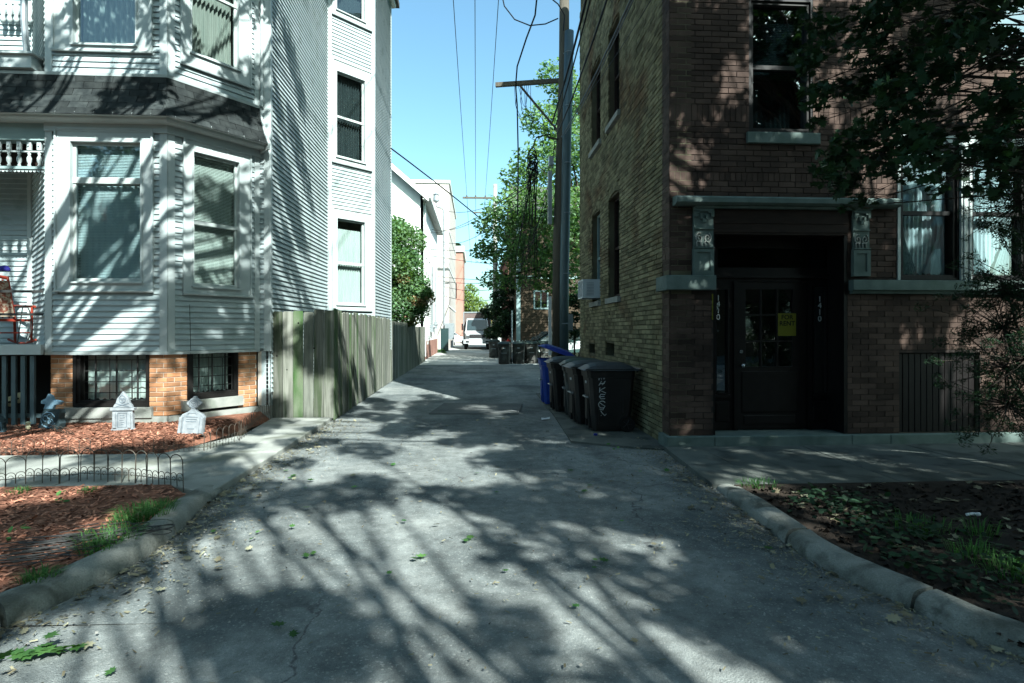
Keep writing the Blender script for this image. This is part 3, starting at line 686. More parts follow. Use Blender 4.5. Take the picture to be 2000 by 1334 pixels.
for W, s0, s1, e0 in ((W1, 0, .4845, -5.0), (W2, -.4845, 0, 0)):
    fz.prof(W, [(.002, S1-.02), (.05, S1-.02), (.05, S1+.10), (.002, S1+.10)], 0 if W is W2 else 0, W.L, 0, s0, s1)
    fz.prof(W, [(.0, S1+.10), (.19, S1+.10), (.215, S1+.125), (.225, S1+.165), (.27, S1+.20), (.285, R0+.015), (.0, R0+.015)], e0, W.L, 0, s0, s1)
    fz.prof(W, [(.0, R1-.02), (.05, R1-.02), (.06, R1+.02), (.0, R1+.035)], e0, W.L, 0, s0, s1)
fz.build('cornice', 'trim', house)
# skirt roof of slates, flaring outward at the foot
def skirt(f): return (.03+.235*(f**1.75)+.015*f, R1-(R1-R0-.02)*f)      # f 0 top .. 1 foot
base = MB()
for W, s0, s1, e0, e1 in ((W1, 0, .4845, -5.0, W1.L), (W2, -.4845, 0, 0, W2.L)):
    poly = [skirt(i/7) for i in range(8)]
    base.prof(W, [(0, R0+.016)]+[(poly[7][0], R0+.016)]+poly[::-1][1:]+[(0, R1)], e0, e1, 0, s0, s1)
base.build('skirt_roof_deck', 'shingle', house)
srows = 6
for W, s0, s1, e0, e1 in ((W1, 0, .4845, -4.4, W1.L), (W2, -.4845, 0, 0, W2.L)):
    for r in range(srows):
        f0, f1 = r/srows-.03, (r+1)/srows; o0, z0 = skirt(max(0, f0)); o1, z1 = skirt(f1)
        u = e0-(.14 if r%2 else 0)+s0*o1
        while u < e1+s1*o1:
            sw = .27; a = max(u, e0+s0*o1); b = min(u+sw-.008, e1+s1*o1)
            if b-a > .03:
                j = random.uniform(0, .005); m = MB()
                at_ = a if W is W1 or a > s0*o1+.01 else a+(-s0)*(o1-o0)*0
                m.add([W.pt(a, z1-.004, o1+.018+j), W.pt(b, z1-.004, o1+.018+j), W.pt(b, z1-.004, o1+.002), W.pt(a, z1-.004, o1+.002),
                       W.pt(a, z0, o0+.010+j), W.pt(min(b, e1+s1*o0) if s1 else b, z0, o0+.010+j), W.pt(min(b, e1+s1*o0) if s1 else b, z0, o0), W.pt(a, z0, o0)],
                      [(0,3,2,1),(4,5,6,7),(0,1,5,4),(1,2,6,5),(2,3,7,6),(3,0,4,7)], random.random())
                m.build('shingle', 'shingle', house)
            u += sw
cheek = MB(); cheek.plate(Wall((W2.pt(W2.L+.0, 0, 0)[0], W2.pt(W2.L, 0, 0)[1]), (W2.pt(W2.L, 0, 1)[0], W2.pt(W2.L, 0, 1)[1])), [(0, R0-.1), (.3, R0-.06)]+[(skirt(i/7)[0]+.03, skirt(i/7)[1]+.02) for i in range(7, -1, -1)]+[(0, R1+.02)], -.02, .02)
cheek.build('roof_cheek', 'trim', house)
# windows
zm = g1b[2]+.62
window(W1, house, c1, [g1a, g1b], gmat='glass_blue', inside=[('blind', g1b[2], g1b[3]+.02), ('blind', g1a[2], g1a[3]), ('curtain', {'mat': 'curtain', 'amp': .018})], inset=-.03)
window(W2, house, c2, [g2a, g2b], inside=[('blind', g2b[2], g2a[3]), ('curtain', {'mat': 'curtain_grey'})])
window(W1, house, cu1, [gu1], gmat='glass_blue', inside=('curtain', {'mat': 'curtain_grey', 'amp': .03}))
window(W2, house, cu2, [gu2a, gu2b], inside=('curtain', {'mat': 'curtain_grey', 'amp': .03}))
window(W4, house, c4, [g4a, g4b], inside=('half', g4a[3]-.18, {'mat': 'curtain'}))
window(W4, house, c4m, [g4ma, g4mb], gmat='glass_dark', inside=('curtain', {'mat': 'curtain_grey', 'amp': .04}))
window(W4, house, up(c4m), [up(g4ma), up(g4mb)], gmat='glass_dark', inside=('half', g4mb[2]+FL+.5, {'mat': 'curtain_grey'}))
# foundation: brick piers, stone sills, barred basement windows
GB = .2
def pier_face(W, u0, u1, z0, z1):
    MB().wbox(W, u0+.003, u1-.003, z0, z1, -.2, -.032).build('pier_core', 'pier_mortar', house)
    z = z0; r = 0
    while z < z1-.02:
        hh = min(.062, z1-z); u = u0-(.1 if r%2 else 0)
        while u < u1-.012:
            a = max(u, u0); b = min(u+.2, u1)
            if b-a > .02:
                o = MB().bevbox(W, a, b, z, z+hh, -.06, -.022+random.uniform(-.002, .002), .003, random.random()).build('brick', 'pier_brick', house)
            u += .21
        z += .073; r += 1
for W, u0, u1 in ((W2b, 0.0, W2b.L-.0), (W3, .0, .62), (W1, .05, bw1[0]-.0), (W1, bw1[1], W1.L-.02), (W2, .01, bw2[0]), (W2, bw2[1], W2.L-.03)): pier_face(W, u0, u1, .30, SB-.05)
fb = MB()
fb.wbox(W3, .63, 4, .0, .32, -.2, -.02); fb.wbox(W2b, -.02, W2b.L-.01, 0, .29, -.2, .004); fb.wbox(W3, 0, .62, .0, .29, -.19, .004); fb.build('foundation', 'stone', house)
ss = MB()
for W, bwr in ((W1, bw1), (W2, bw2)):
    ss.wbox(W, bwr[0]-.09, bwr[1]+.06, bwr[2]-.17, bwr[2]-.012, -.2, .035)
    ss.wbox(W, 0.0 if W is W1 else .02, W.L-(.02 if W is W2 else 0), .0, .29, -.2, .012)
ss.build('stone_sill', 'stone', house)
def barred(W, r, nv, nh):
    a, b, c, d = r; m = MB(); ring(m, W, (a, b, c-.01, d+.02), (a+.10, b-.06, c+.09, d-.035), -.14, -.035); ring(m, W, (a+.005, b-.005, c, d+.01), (a+.05, b-.04, c+.05, d-.02), -.03, -.012)
    wdw = m.build('basement_window', 'dark_frame', house)
    MB().wbox(W, a+.09, b-.05, c+.08, d-.03, -.15, -.145).build('pane', 'glass', wdw)
    curtain(W, (a+.10, b-.07, c+.09, d-.04), -.22, wdw, mat='curtain', amp=.01)
    g = MB(); a += .12; b -= .07; c += .1; d -= .04
    for i in range(nv): u = a+(b-a)*(i+.5)/nv; g.wbox(W, u-.009, u+.009, c, d, -.125, -.107)
    for i in range(nh): z = c+(d-c)*(i+.6)/nh; g.wbox(W, a, b, z-.006, z+.006, -.12, -.112)
    for k in (.0, .4, .75, 1): u = a+(b-a)*k; g.wbox(W, u-.004, u+.004, c, d-.1*k, -.105, -.097)
    g.build('window_bars', 'iron', wdw)
barred(W1, bw1, 3, 4); barred(W2, bw2, 3, 4)
# lattice boards under the side bay
lb = MB(); u = 0
for W in (W4, W5):
    u = 0
    while u < W.L-.02:
        MB().wbox(W, u+.004, min(u+.12, W.L)-.004, .03, 1.0, -.03, .0, random.random()).build('skirt_board', 'fence_wood', house); u += .12
# gutter at the roof corner and conduit pipes
MB().prof(W5, [(0, TOP-.12), (.14, TOP-.1), (.16, TOP+.03), (0, TOP+.03)], -.1, W5.L+.12).build('gutter', 'trim', house)
dp = MB(); x, z = FY(72, 0, 9.4)[0], 0
dp.tube([(x+.02, 9.12, 9.2), (x+.02, 9.12, 6.2), (x+.03, 9.16, 5.75), (x+.05, 9.16, 5.5)], .045, 8); dp.build('downspout', 'metal_grey', house)
dp = MB(); u = W2b.L*.35
P_ = lambda z, o=.04: W2b.pt(u, z, o)
dp.tube([P_(9.5), P_(5.62), P_(5.45, .06)], .03, 8); dp.build('downspout', 'trim', house)
cbm = MB(); pts = [W2.pt(W2.L*.3, SB+.9-.02*i+.0, .03) for i in range(2)]
cbm.tube([W2.pt(.32, 2.0, .022), W2.pt(.33, 1.6, .024), W2.pt(.335, 1.2, .03)], .004, 4); cbm.build('wire', 'cable', house)
# ---- porch (part of the house)
PY = 9.2; XP = -11.5; X1 = FY(92, 600, 9.17)[0]-.03
def fy(px, py, Y=PY): return FY(px, py, Y)
pf = MB(); pf.box((XP, 9.0, 1.24), (-6.40, 9.06, 1.39)); pf.box((XP, 9.06, 1.30), (-6.46, 10.35, 1.36)); pf.build('porch_floor', 'trim', house)
bmz0 = fy(40, 275)[1]; bmz1 = fy(40, 250)[1]
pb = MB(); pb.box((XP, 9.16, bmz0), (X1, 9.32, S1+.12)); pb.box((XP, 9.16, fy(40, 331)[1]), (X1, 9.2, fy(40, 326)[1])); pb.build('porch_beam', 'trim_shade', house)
z0, z1 = fy(40, 326)[1], bmz0; zm_ = z0+(z1-z0)*.56
m = MB(); m.box((XP, 9.18, zm_), (X1, 9.22, zm_+.02)); 
m.build('spindle_rail', 'trim', house)
x = X1-.10
while x > XP+3.2:
    s = MB(); h = zm_-z0; s.lathe((x, 9.2, z0), [(.018, 0), (.028, h*.1), (.016, h*.2), (.034, h*.4), (.034, h*.6), (.015, h*.8), (.026, h*.9), (.018, h)], 8); s.build('spindle', 'trim', house, smooth=True)
    s = MB(); s.box((x-.03, 9.185, zm_+.035), (x+.03, 9.215, z1-.015)); s.lathe((x, 9.17, (zm_+.03+z1)/2), [(.012, -.004), (.012, .003)], 8, 'y'); s.build('rosette_block', 'trim', house)
    x -= .145
MB().box((XP, 9.42, z0-.02), (X1-.02, 9.46, z1+.02)).build('frieze_backing', 'brown_wood', house)
sc = MB(); x = X1-.02; zz = fy(40, 331)[1]
while x > XP+3:
    sc.plate(Wall((0, 9.19), (1, 9.19)), [(x-.055, zz)]+[(x-.0275+.0275*math.cos(a), zz-.045*math.sin(a)) for a in np.linspace(math.pi, 0, 7)]+[(x, zz)], -.01, .01); x -= .056
sc.build('scalloped_valance', 'trim', house)
rl = MB(); 
for py in (569, 614): z = fy(40, py, 9.25)[1]; rl.box((XP, 9.24, z-.018), (X1, 9.275, z+.018))
rl.build('porch_rail', 'iron', house)
x = X1-.1
while x > XP+3: 
    MB().box((x-.03, 9.05, .12), (x+.03, 9.09, 1.22)).build('skirt_slat', 'pipe', house); x -= .132
MB().box((XP, 9.09, .3), (X1, 9.12, .36)).build('skirt_rail', 'pipe', house)
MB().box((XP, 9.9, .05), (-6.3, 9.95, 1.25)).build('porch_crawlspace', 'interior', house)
# porch back wall trim and window casing beside the bay
zc = MB(); zc.wbox(W0, W0.L-.06, W0.L, 1.3, S1, .02, .05); zc.build('corner_board', 'trim', house)
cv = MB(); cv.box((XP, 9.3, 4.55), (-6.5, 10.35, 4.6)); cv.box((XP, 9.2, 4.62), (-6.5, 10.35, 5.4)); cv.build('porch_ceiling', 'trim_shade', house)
# upper porch: panelled parapet, turned balusters, post
bx = MB(); q0 = fy(0, 133, 9.1); q1 = fy(66, 110, 9.1); bx.box((XP, 9.05, q0[1]), (q1[0], 9.3, q1[1])); bx.box((XP, 9.0, q1[1]), (q1[0]+.05, 9.35, q1[1]+.03)); bx.build('balcony_ledge', 'trim', house)
zt, zb = fy(20, 8, 10.2)[1], fy(20, 45, 10.2)[1]
for i in range(5):
    x = FY(6+i*13, 20, 10.2)[0]; s = MB(); h = zt-zb; s.lathe((x, 10.2, zb), [(.03, 0), (.045, h*.2), (.025, h*.4), (.05, h*.6), (.03, h)], 8); s.build('spindle', 'trim', house, smooth=True)
# ------------------------------------------------------------------ brick apartment house on the right
XR, Y0 = 2.60, 7.72
bld = thing('brick_building', 'dark red brick apartment house with a recessed street door numbered 1410', 'building', (5, 9, 0))
WF = Wall((XR, Y0), (11, Y0)); WS = Wall((XR, 14.55), (XR, Y0)); HB = 12.2
ux = lambda X: X-XR
door_h = (ux(3.20), ux(5.09), .10, 3.23)
wins = [(ux(5.84), ux(6.71), 2.30, 4.17), (ux(6.87), ux(7.72), 2.30, 4.17)]
bsm = (ux(5.83), ux(7.01), .18, 1.29)
up1 = (ux(3.70), ux(4.60), 4.29, 6.12); up2 = (ux(7.05), ux(8.15), 5.42, 7.1)
fh = [door_h, (ux(5.80), ux(7.76), 2.12, 4.3), bsm, up1, up2]
fhb = fh+[(ux(2.905), ux(3.20), 2.12, 3.27)]
mb = backing(WF, 0, WF.L, 0, HB, fh, -.25, -.025)
side_h = []
for (a, b, t, bt) in ((1188, 1210, 370, 578), (1156, 1172, 400, 588), (1188, 1210, 20, 215), (1155, 1173, 105, 285)):
    u0, u1 = WS.U(a), WS.U(b); zt_, zb_ = WS.m(b, t)[1], WS.m(b, bt)[1]
    side_h.append((u0, u1, zb_, zt_))
# make the pairs line up by floor
zA = (side_h[0][2], side_h[0][3]); side_h[1] = (side_h[1][0], side_h[1][1], *zA); zB = (side_h[2][2], side_h[2][3]); side_h[3] = (side_h[3][0], side_h[3][1], *zB)
vents = [(WS.U(1150), WS.U(1162), WS.m(1156, 690)[1], WS.m(1156, 672)[1]), (WS.U(1183), WS.U(1200), WS.m(1190, 695)[1], WS.m(1190, 670)[1])]
backing(WS, 0, WS.L, 0, HB, side_h+vents, -.3, -.02, mb)
mb.build('wall', 'common_mortar', bld)
mf = backing(WF, .0, WF.L, .15, HB, fh, -.024, -.006); mf.wbox(WS, WS.L-.31, WS.L-.0, .15, HB, -.019, -.004); mf.build('mortar', 'face_mortar', bld)
MB().box((XR, Y0+.02, HB), (11, 14.5, HB+.4)).build('roof', 'roof_dark', bld)
mb = MB(); mb.box((XR+.3, 14.25, 0), (11, 14.55, HB)); mb.box((10.8, Y0+.25, 0), (11, 14.3, HB)); mb.box((XR+.3, Y0+.3, 0), (10.8, 14.2, .1)); mb.build('rear_wall', 'common_brick', bld)
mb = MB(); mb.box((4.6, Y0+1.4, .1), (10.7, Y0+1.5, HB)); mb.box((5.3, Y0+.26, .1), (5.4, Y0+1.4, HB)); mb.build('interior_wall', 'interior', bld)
bricks(WF, 0, WF.L, .185, 8.2, fhb+[(-1, ux(3.22), 2.12, 2.35), (ux(5.07), 9.0, 2.09, 2.31)], .225, .0685, .008, bld, 'face_brick', 'face_brick', proud=.003,
    soldier=((3.60, 3.735), (4.42, 4.65)), prefer=lambda c: (Vector(WF.pt((c[0]+c[1])/2, (c[2]+c[3])/2))-Vector((0, 0, CH))).length+(6 if c[3] < 2.2 else 0))
# face bricks returning round the corner, then common brick
bricks(WS, WS.L-.30, WS.L-.004, .2, 8.2, [(-9, 99, 2.12, 2.35)], .14, .0685, .008, bld, 'face_brick', 'return_brick', proud=.003, quota=0)
arch = []
for h in side_h: arch.append((h[0]-.02, h[1]+.02, h[3]-.0, h[3]+.17))
bricks(WS, 0, WS.L-.305, .02, 9.6, side_h+vents+arch+[(h[0]-.07, h[1]+.07, h[2]-.11, h[2]) for h in side_h], .2, .060, .0125, bld, 'common_brick', 'common_brick', proud=.002, jit=.0045)
for h in side_h:
    ab = MB(); c_, hw = (h[0]+h[1])/2, (h[1]-h[0])/2+.02; n = 9
    for i in range(n):
        for row in range(2):
            f = (i+.5)/n*2-1; rise = .075*(1-f*f); z = h[3]-.02+rise+row*.085; u = c_+f*hw; tl = f*.22; w_ = hw/n-.004
            ab.plate(WS, [(u-w_+tl*0, z), (u+w_, z), (u+w_+tl*.085, z+.077), (u-w_+tl*.085, z+.077)], -.02, .004+random.uniform(-.003, .003), random.random())
    ab.build('window_arch', 'common_brick', bld, kind='stuff')
for i, h in enumerate(side_h):
    m = MB(); m.wbox(WS, h[0]-.06, h[1]+.06, h[2]-.105, h[2]-.004, -.2, .055); m.build('stone_sill', 'stone', bld)
    fr = MB(); a, b, c, d = h; ring(fr, WS, (a, b, c, d+.02), (a+.06, b-.06, c+.07, d-.05), -.2, -.12)
    mid = (c+d)/2; fr.wbox(WS, a+.05, b-.05, mid-.025, mid+.025, -.17, -.125); wn = fr.build('window', 'brown_wood' if i != 1 else 'trim_shade', bld)
    MB().wbox(WS, a+.05, b-.05, c+.05, mid-.02, -.165, -.16).build('pane', 'glass_mirror', wn); MB().wbox(WS, a+.05, b-.05, mid+.02, d-.04, -.155, -.15).build('pane', 'glass_mirror', wn)
    blind(WS, (a+.07, b-.07, c+.08, d-.06), -.22, wn)
mb = MB()
for v in vents: mb.wbox(WS, v[0], v[1], v[2], v[3], -.28, -.2)
mb.build('basement_vent', 'interior', bld)
# air conditioner in the lower rear window
h = side_h[1]; ac = thing('air_conditioner', 'white window air conditioner jutting from the alley wall of the brick building', 'air conditioner', WS.pt((h[0]+h[1])/2, h[2], .2))
zc0, zc1 = WS.m(1156, 568)[1], WS.m(1156, 530)[1]
zc0 = h[2]+.07; zc1 = zc0+.40; a, b = h[0]+.02, h[0]+.62
body = MB(); ring(body, WS, (a, b, zc0, zc1), (a+.03, b-.03, zc0+.03, zc1-.03), .27, .32); body.wbox(WS, a, b, zc0, zc1, -.1, .27); body.build('case', 'ac_white', ac)
gr = MB()
for i in range(11): z = zc0+.045+i*(zc1-zc0-.09)/10; gr.wbox(WS, a+.03, b-.03, z-.006, z+.006, .28, .31)
for i in range(3): u = a+.03+(b-a-.06)*(i+1)/4; gr.wbox(WS, u-.005, u+.005, zc0+.03, zc1-.03, .285, .315)
gr.build('grille', 'ac_white', ac); MB().wbox(WS, a+.03, b-.03, zc0+.03, zc1-.03, .271, .275).build('coil', 'metal_grey', ac)
lv = MB()
for i in range(9): z = zc0+.06+i*.032; lv.box((WS.pt(0, 0, .24)[0], WS.pt(b, 0)[1]-.004, z), (WS.pt(0, 0, .08)[0], WS.pt(b, 0)[1]-.001, z+.012))
lv.build('louver', 'metal_grey', ac)
# stone base course, band, capitals, shelf, sills
def blocks(W, us, z0, z1, o0, o1, name, mat):
    for a, b in zip(us, us[1:]): MB().bevbox(W, a+.002, b-.002, z0, z1, o0, o1, .008, random.random()).build(name, mat, bld)
blocks(WF, [-.06, ux(3.19), ux(5.1), ux(5.65), ux(7.1), ux(8.4), ux(10)], .0, .175, -.3, .085, 'base_stone', 'stone_green')
MB().wbox(WF, ux(3.2), ux(5.09), .0, .165, -.7, -.305).build('threshold', 'stone_green', bld)
bs = MB(); bs.bevbox(WF, -.075, ux(3.205), 2.14, 2.335, -.02, .10, .006); bs.bevbox(WS, WS.L-.36, WS.L-.0, 2.14, 2.335, -.01, .075, .006); bs.build('stone_band', 'stone_green', bld)
bs = MB(); bs.bevbox(WF, ux(5.11), ux(7.95), 2.145, 2.285, -.02, .10, .006); bs.prof(WF, [(0, 2.10), (.05, 2.10), (.07, 2.144), (0, 2.144)], ux(5.12), ux(7.94)); bs.build('window_sill_band', 'stone_green', bld)
def capital(a, b):
    m = MB(); m.bevbox(WF, a, b, 2.336, 2.70, -.02, .045, .004); ring(m, WF, (a+.0, b-.0, 2.34, 2.695), (a+.05, b-.05, 2.40, 2.65), .046, .062)
    cp = m.build('capital', 'stone_green', bld)
    m = MB(); w_ = b-a; m.wbox(WF, a+.01, b-.0, 2.702, 3.262, -.02, .035)
    # stepped corbel above a scroll
    for i, (x0, x1, y0, y1) in enumerate(((0, 1, .88, 1), (.0, .16, .76, .88), (.84, 1, .76, .88), (.0, .28, .84, .9), (.72, 1, .84, .9), (.3, .42, .70, .80), (.42, .6, .62, .72), (.58, .7, .70, .80))):
        m.wbox(WF, a+.01+w_*x0*.97, a+.01+w_*x1*.97, 2.702+.56*y0, 2.702+.56*y1, .036, .06+.004*(i % 3))
    m.wbox(WF, a+.005, b, 2.705, 2.72, .036, .07); m.wbox(WF, a+.02, b, 2.96, 2.975, .036, .06)
    m.build('carved_block', 'stone_green', cp)
    s = MB()
    for cx, sg in ((.3, 1), (.7, -1)):
        pts = [];
        for i in range(22):
            t = i/21; r = .055*(1-.8*t); an = t*9*sg+1.2
            pts.append(WF.pt(a+w_*cx+r*math.cos(an), 2.84+r*math.sin(an)*1.3, .042))
        s.tube(pts, .009, 5)
    for k in range(4): s.tube([WF.pt(a+w_*(.2+.2*k), 2.73, .04), WF.pt(a+w_*(.15+.2*k), 2.78, .05), WF.pt(a+w_*(.22+.2*k), 2.80, .04)], .01, 5)
    s.build('scroll', 'stone', cp)
capital(ux(2.91), ux(3.19)); capital(ux(5.14), ux(5.38))
sh = MB(); sh.prof(WF, [(-.02, 3.27), (.13, 3.275), (.17, 3.30), (.17, 3.36), (.14, 3.385), (-.02, 3.40)], .04, ux(5.75)); sh.prof(WF, [(0, 3.24), (.08, 3.24), (.1, 3.268), (0, 3.268)], ux(2.93), ux(5.4)); sh.build('stone_shelf', 'stone_green', bld)
fa = MB(); fa.wbox(WF, ux(3.195), ux(5.095), 2.93, 3.238, -.12, .02); fa.wbox(WF, ux(3.2), ux(5.09), 2.90, 2.929, -.45, .01); fa.wbox(WF, ux(3.2), ux(5.09), 3.05, 3.07, .021, .03); fa.build('door_fascia', 'brown_wood', bld)
jm = MB(); jm.wbox(WF, ux(3.20), ux(3.235), .178, 2.90, -.41, -.01); jm.build('door_jamb', 'dark_paint', bld); jm = MB(); jm.wbox(WF, ux(5.055), ux(5.09), .178, 2.90, -.41, -.01)
jm.wbox(WF, ux(5.04), ux(5.09), .178, 2.90, -.03, .0); jm.build('door_jamb', 'dark_paint', bld)
WD = Wall((3.20, 8.13), (5.09, 8.13))
dl, dr = WD.U(1440), WD.U(1577); zt = WD.m(1500, 550)[1]; tz0, tz1 = WD.m(1500, 523)[1], WD.m(1500, 485)[1]
sl = (WD.U(1399), WD.U(1421), WD.m(1400, 768)[1], WD.m(1400, 565)[1]); sr = (WD.U(1589), WD.U(1613), WD.m(1600, 768)[1], WD.m(1600, 560)[1])
tr = (WD.U(1402), WD.U(1640), tz0, tz1)
es = MB(); dh = (dl, dr, .178, zt)
backing(WD, .0, WD.L, .178, 2.93, [dh, sl, sr, tr], -.08, 0, es)
es.wbox(WD, .0, WD.L, zt+.05, zt+.10, .001, .05); es.wbox(WD, dl-.06, dl-.0, .178, zt, .001, .03); es.wbox(WD, dr, dr+.05, .178, zt, .001, .03)
for s_ in (sl, sr): ring(es, WD, (s_[0]-.02, s_[1]+.02, s_[2]-.02, s_[3]+.02), (s_[0]+.001, s_[1]-.001, s_[2]+.001, s_[3]-.001), .001, .015); es.wbox(WD, s_[0]-.03, s_[1]+.03, s_[2]-.06, s_[2]-.022, .0, .04); es.bevbox(WD, s_[0]-.02, s_[1]+.02, .30, s_[2]-.12, .0, .02, .012)
ent = es.build('entrance_frame', 'dark_paint', bld)
for s_ in (sl, sr, tr): MB().wbox(WD, s_[0]-.003, s_[1]+.003, s_[2]-.003, s_[3]+.003, -.045, -.04).build('pane', 'glass_mirror' if s_ is not tr else 'glass_dark', ent)
def numbers(r, txt, size, step, uoff):
    for i, ch in enumerate(txt):
        text_mesh('number', ch, size, 'paint_white', ent, WD.pt(uoff, r-step*(i+1), -.035))
numbers(WD.m(1400, 574)[1], '1410', .115, .092, WD.U(1405)); numbers(WD.m(1600, 576)[1], '1410', .115, .095, WD.U(1604))
yp = MB(); yp.wbox(WF, ux(3.185), ux(3.199), WF.m(1394, 624)[1], WF.m(1394, 574)[1], -.06, .006); yp.build('yellow_strip', 'sign_yellow', bld)
# the door itself
gx = (WD.U(1456), WD.U(1552)); gz = (WD.m(1500, 718)[1], WD.m(1500, 563)[1])
d_ = MB(); gh = []
for i in range(3):
    for j in range(3):
        a = gx[0]+(gx[1]-gx[0])*i/3+.012; b = gx[0]+(gx[1]-gx[0])*(i+1)/3-.012; c = gz[0]+(gz[1]-gz[0])*j/3+.012; d = gz[0]+(gz[1]-gz[0])*(j+1)/3-.012; gh.append((a, b, c, d))
backing(WD, dl+.004, dr-.004, .185, zt-.004, gh, -.065, -.02, d_); d_.bevbox(WD, gx[0]-.05, gx[1]+.06, .42, gz[0]-.05, -.02, -.008, .01); d_.bevbox(WD, gx[0]-.02, gx[1]+.02, .25, .38, -.02, -.008, .01)
door = d_.build('door', 'dark_paint', bld)
for g in gh: MB().wbox(WD, g[0]-.003, g[1]+.003, g[2]-.003, g[3]+.003, -.05, -.046).build('pane', 'glass_mirror', door)
kn = MB(); ku, kz = WD.U(1448), WD.m(1448, 714)[1]; kn.tube([WD.pt(ku, kz, -.02), WD.pt(ku, kz, .03), WD.pt(ku, kz, .035), WD.pt(ku, kz, .06), WD.pt(ku, kz, .07)], [.012, .012, .028, .03, .01], 12); kn.build('door_knob', 'chrome', door, smooth=True)
kn = MB(); kz = WD.m(1448, 687)[1]; kn.tube([WD.pt(ku, kz, -.02), WD.pt(ku, kz, -.0)], .026, 12); kn.build('lock', 'chrome', door)
sg = MB(); su = (WD.U(1521), WD.U(1556), WD.m(1530, 656)[1], WD.m(1530, 612)[1]); sg.wbox(WD, *su, -.019, -.016)
sign = sg.build('for_rent_sign', 'sign_yellow', None, label='yellow FOR RENT sign on the dark entrance door', cat='sign')
for i, (tx, s_) in enumerate((('FOR', .085), ('RENT', .085))):
    text_mesh('lettering', tx, s_*1.1, 'sign_black', sign, WD.pt((su[0]+su[1])/2, su[3]-.085-.09*i, -.0145), .001, .002)
# front windows
def dwin(r, fm, gm, lab=None, ins=None, mid=.5, fw=.07):
    a, b, c, d = r; m = MB(); ring(m, WF, (a, b, c, d), (a+fw, b-fw, c+fw, d-fw), -.16, -.03); mz = c+(d-c)*mid
    ring(m, WF, (a+.0, b-.0, c+.0, d-.0), (a+.03, b-.03, c+.03, d-.03), -.03, -.005)
    m.wbox(WF, a+fw, b-fw, mz-.028, mz+.028, -.13, -.06); wn = m.build('window', fm, bld, label=lab)
    MB().wbox(WF, a+fw-.004, b-fw+.004, c+fw-.004, mz-.02, -.115, -.11).build('pane', gm, wn); MB().wbox(WF, a+fw-.004, b-fw+.004, mz+.02, d-fw+.004, -.10, -.095).build('pane', gm, wn)
    if ins == 'lace': curtain(WF, (a+.08, b-.08, c+.1, d-.08), -.22, wn, mat='curtain', amp=.012); curtain(WF, (a+.08, b-.08, c+.1, d-.08), -.17, wn, mat='curtain', split=True)
    if ins == 'blind': blind(WF, (a+.08, b-.08, mz-.1, d-.08), -.2, wn); curtain(WF, (a+.08, b-.08, c+.08, d-.08), -.28, wn, mat='curtain_grey')
    return wn
dwin(up1, 'dark_frame', 'glass_mirror', ins='blind'); dwin(up2, 'dark_frame', 'glass_mirror', ins='lace')
dwin(wins[0], 'dark_frame', 'glass_blue', ins='lace'); dwin(wins[1], 'dark_frame', 'glass_blue', ins='lace')
mu = MB(); mu.wbox(WF, wins[0][1]+.001, wins[1][0]-.001, 2.29, 4.17, -.1, .03); mu.wbox(WF, wins[0][1]+.03, wins[0][1]+.05, 2.29, 4.17, .03, .045); mu.wbox(WF, wins[1][0]-.05, wins[1][0]-.03, 2.29, 4.17, .03, .045)
mu.wbox(WF, ux(5.80), ux(7.76), 4.172, 4.295, -.1, .035); mu.wbox(WF, ux(5.80), wins[0][0]-.001, 2.29, 4.17, -.1, .02); mu.build('window_mullion', 'white_frame', bld)
st = MB(); st.bevbox(WF, ux(3.66), ux(4.68), 4.135, 4.285, -.02, .05, .006); st.build('stone_sill', 'stone_green', bld)
st = MB(); st.bevbox(WF, ux(7.0), ux(8.2), 5.27, 5.415, -.02, .05, .006); st.build('stone_sill', 'stone_green', bld)
x = bsm[0]+.01
while x < bsm[1]-.03:
    MB().bevbox(WF, x, min(x+.085, bsm[1])-.003, .18, bsm[3]-.01, -.12, -.06, .005, random.random()).build('cellar_board', 'dark_paint', bld); x += .088
# ------------------------------------------------------------------ board fences
def board(W, u0, u1, z0, z1, parent, mat, o=0.0, tilt=0.0, ear=.018):
    m = MB(); pts = [(u0+tilt*0, z0), (u1, z0), (u1+tilt, z1-ear), (u1+tilt-ear, z1), (u0+tilt+ear, z1), (u0+tilt, z1-ear)]
    m.plate(W, pts, o-.011, o+.011, random.random()); return m.build('board', mat, parent)
fence = thing('wooden_fence', 'tall weathered grey plank fence with green moss beside the clapboard house', 'fence', (-3.0, 10.47, 0))
FA = Wall((-3.56, 10.47), (-2.50, 10.47)); FBk = Wall((-2.50, 10.47), (-2.62, 17.8))
u = 0; mats = ['fence_wood', 'fence_wood', 'fence_moss', 'fence_dark', 'fence_wood', 'fence_wood']
k = 0
while u < FA.L-.05:
    w_ = min(.176, FA.L-u); top = 1.93+[0, .0, .01, -.01, .035, .02][k % 6]
    board(FA, u+.004, u+w_-.004, .03+.004*k, top, fence, mats[k % 6], o=random.uniform(-.004, .006), tilt=random.uniform(-.006, .006)); u += w_; k += 1
u = .0; k = 0
while u < FBk.L-.06:
    w_ = .15*random.uniform(.85, 1.1); mt = 'fence_moss' if k in (0, 1, 3, 8, 9, 14, 21, 30) else ('fence_dark' if random.random() < .12 else 'fence_wood')
    board(FBk, u+.004, u+w_-.004, .0+random.uniform(.01, .04), 1.94+random.uniform(-.025, .03)+(.0 if k > 1 else .02), fence, mt, o=random.uniform(-.010, .010), tilt=random.uniform(-.01, .01)); u += w_; k += 1
r = MB(); r.wbox(FBk, .02, FBk.L, .35, .44, -.055, -.014); r.wbox(FBk, .02, FBk.L, 1.5, 1.59, -.055, -.014); r.build('rail', 'fence_dark', fence)
kn = MB()
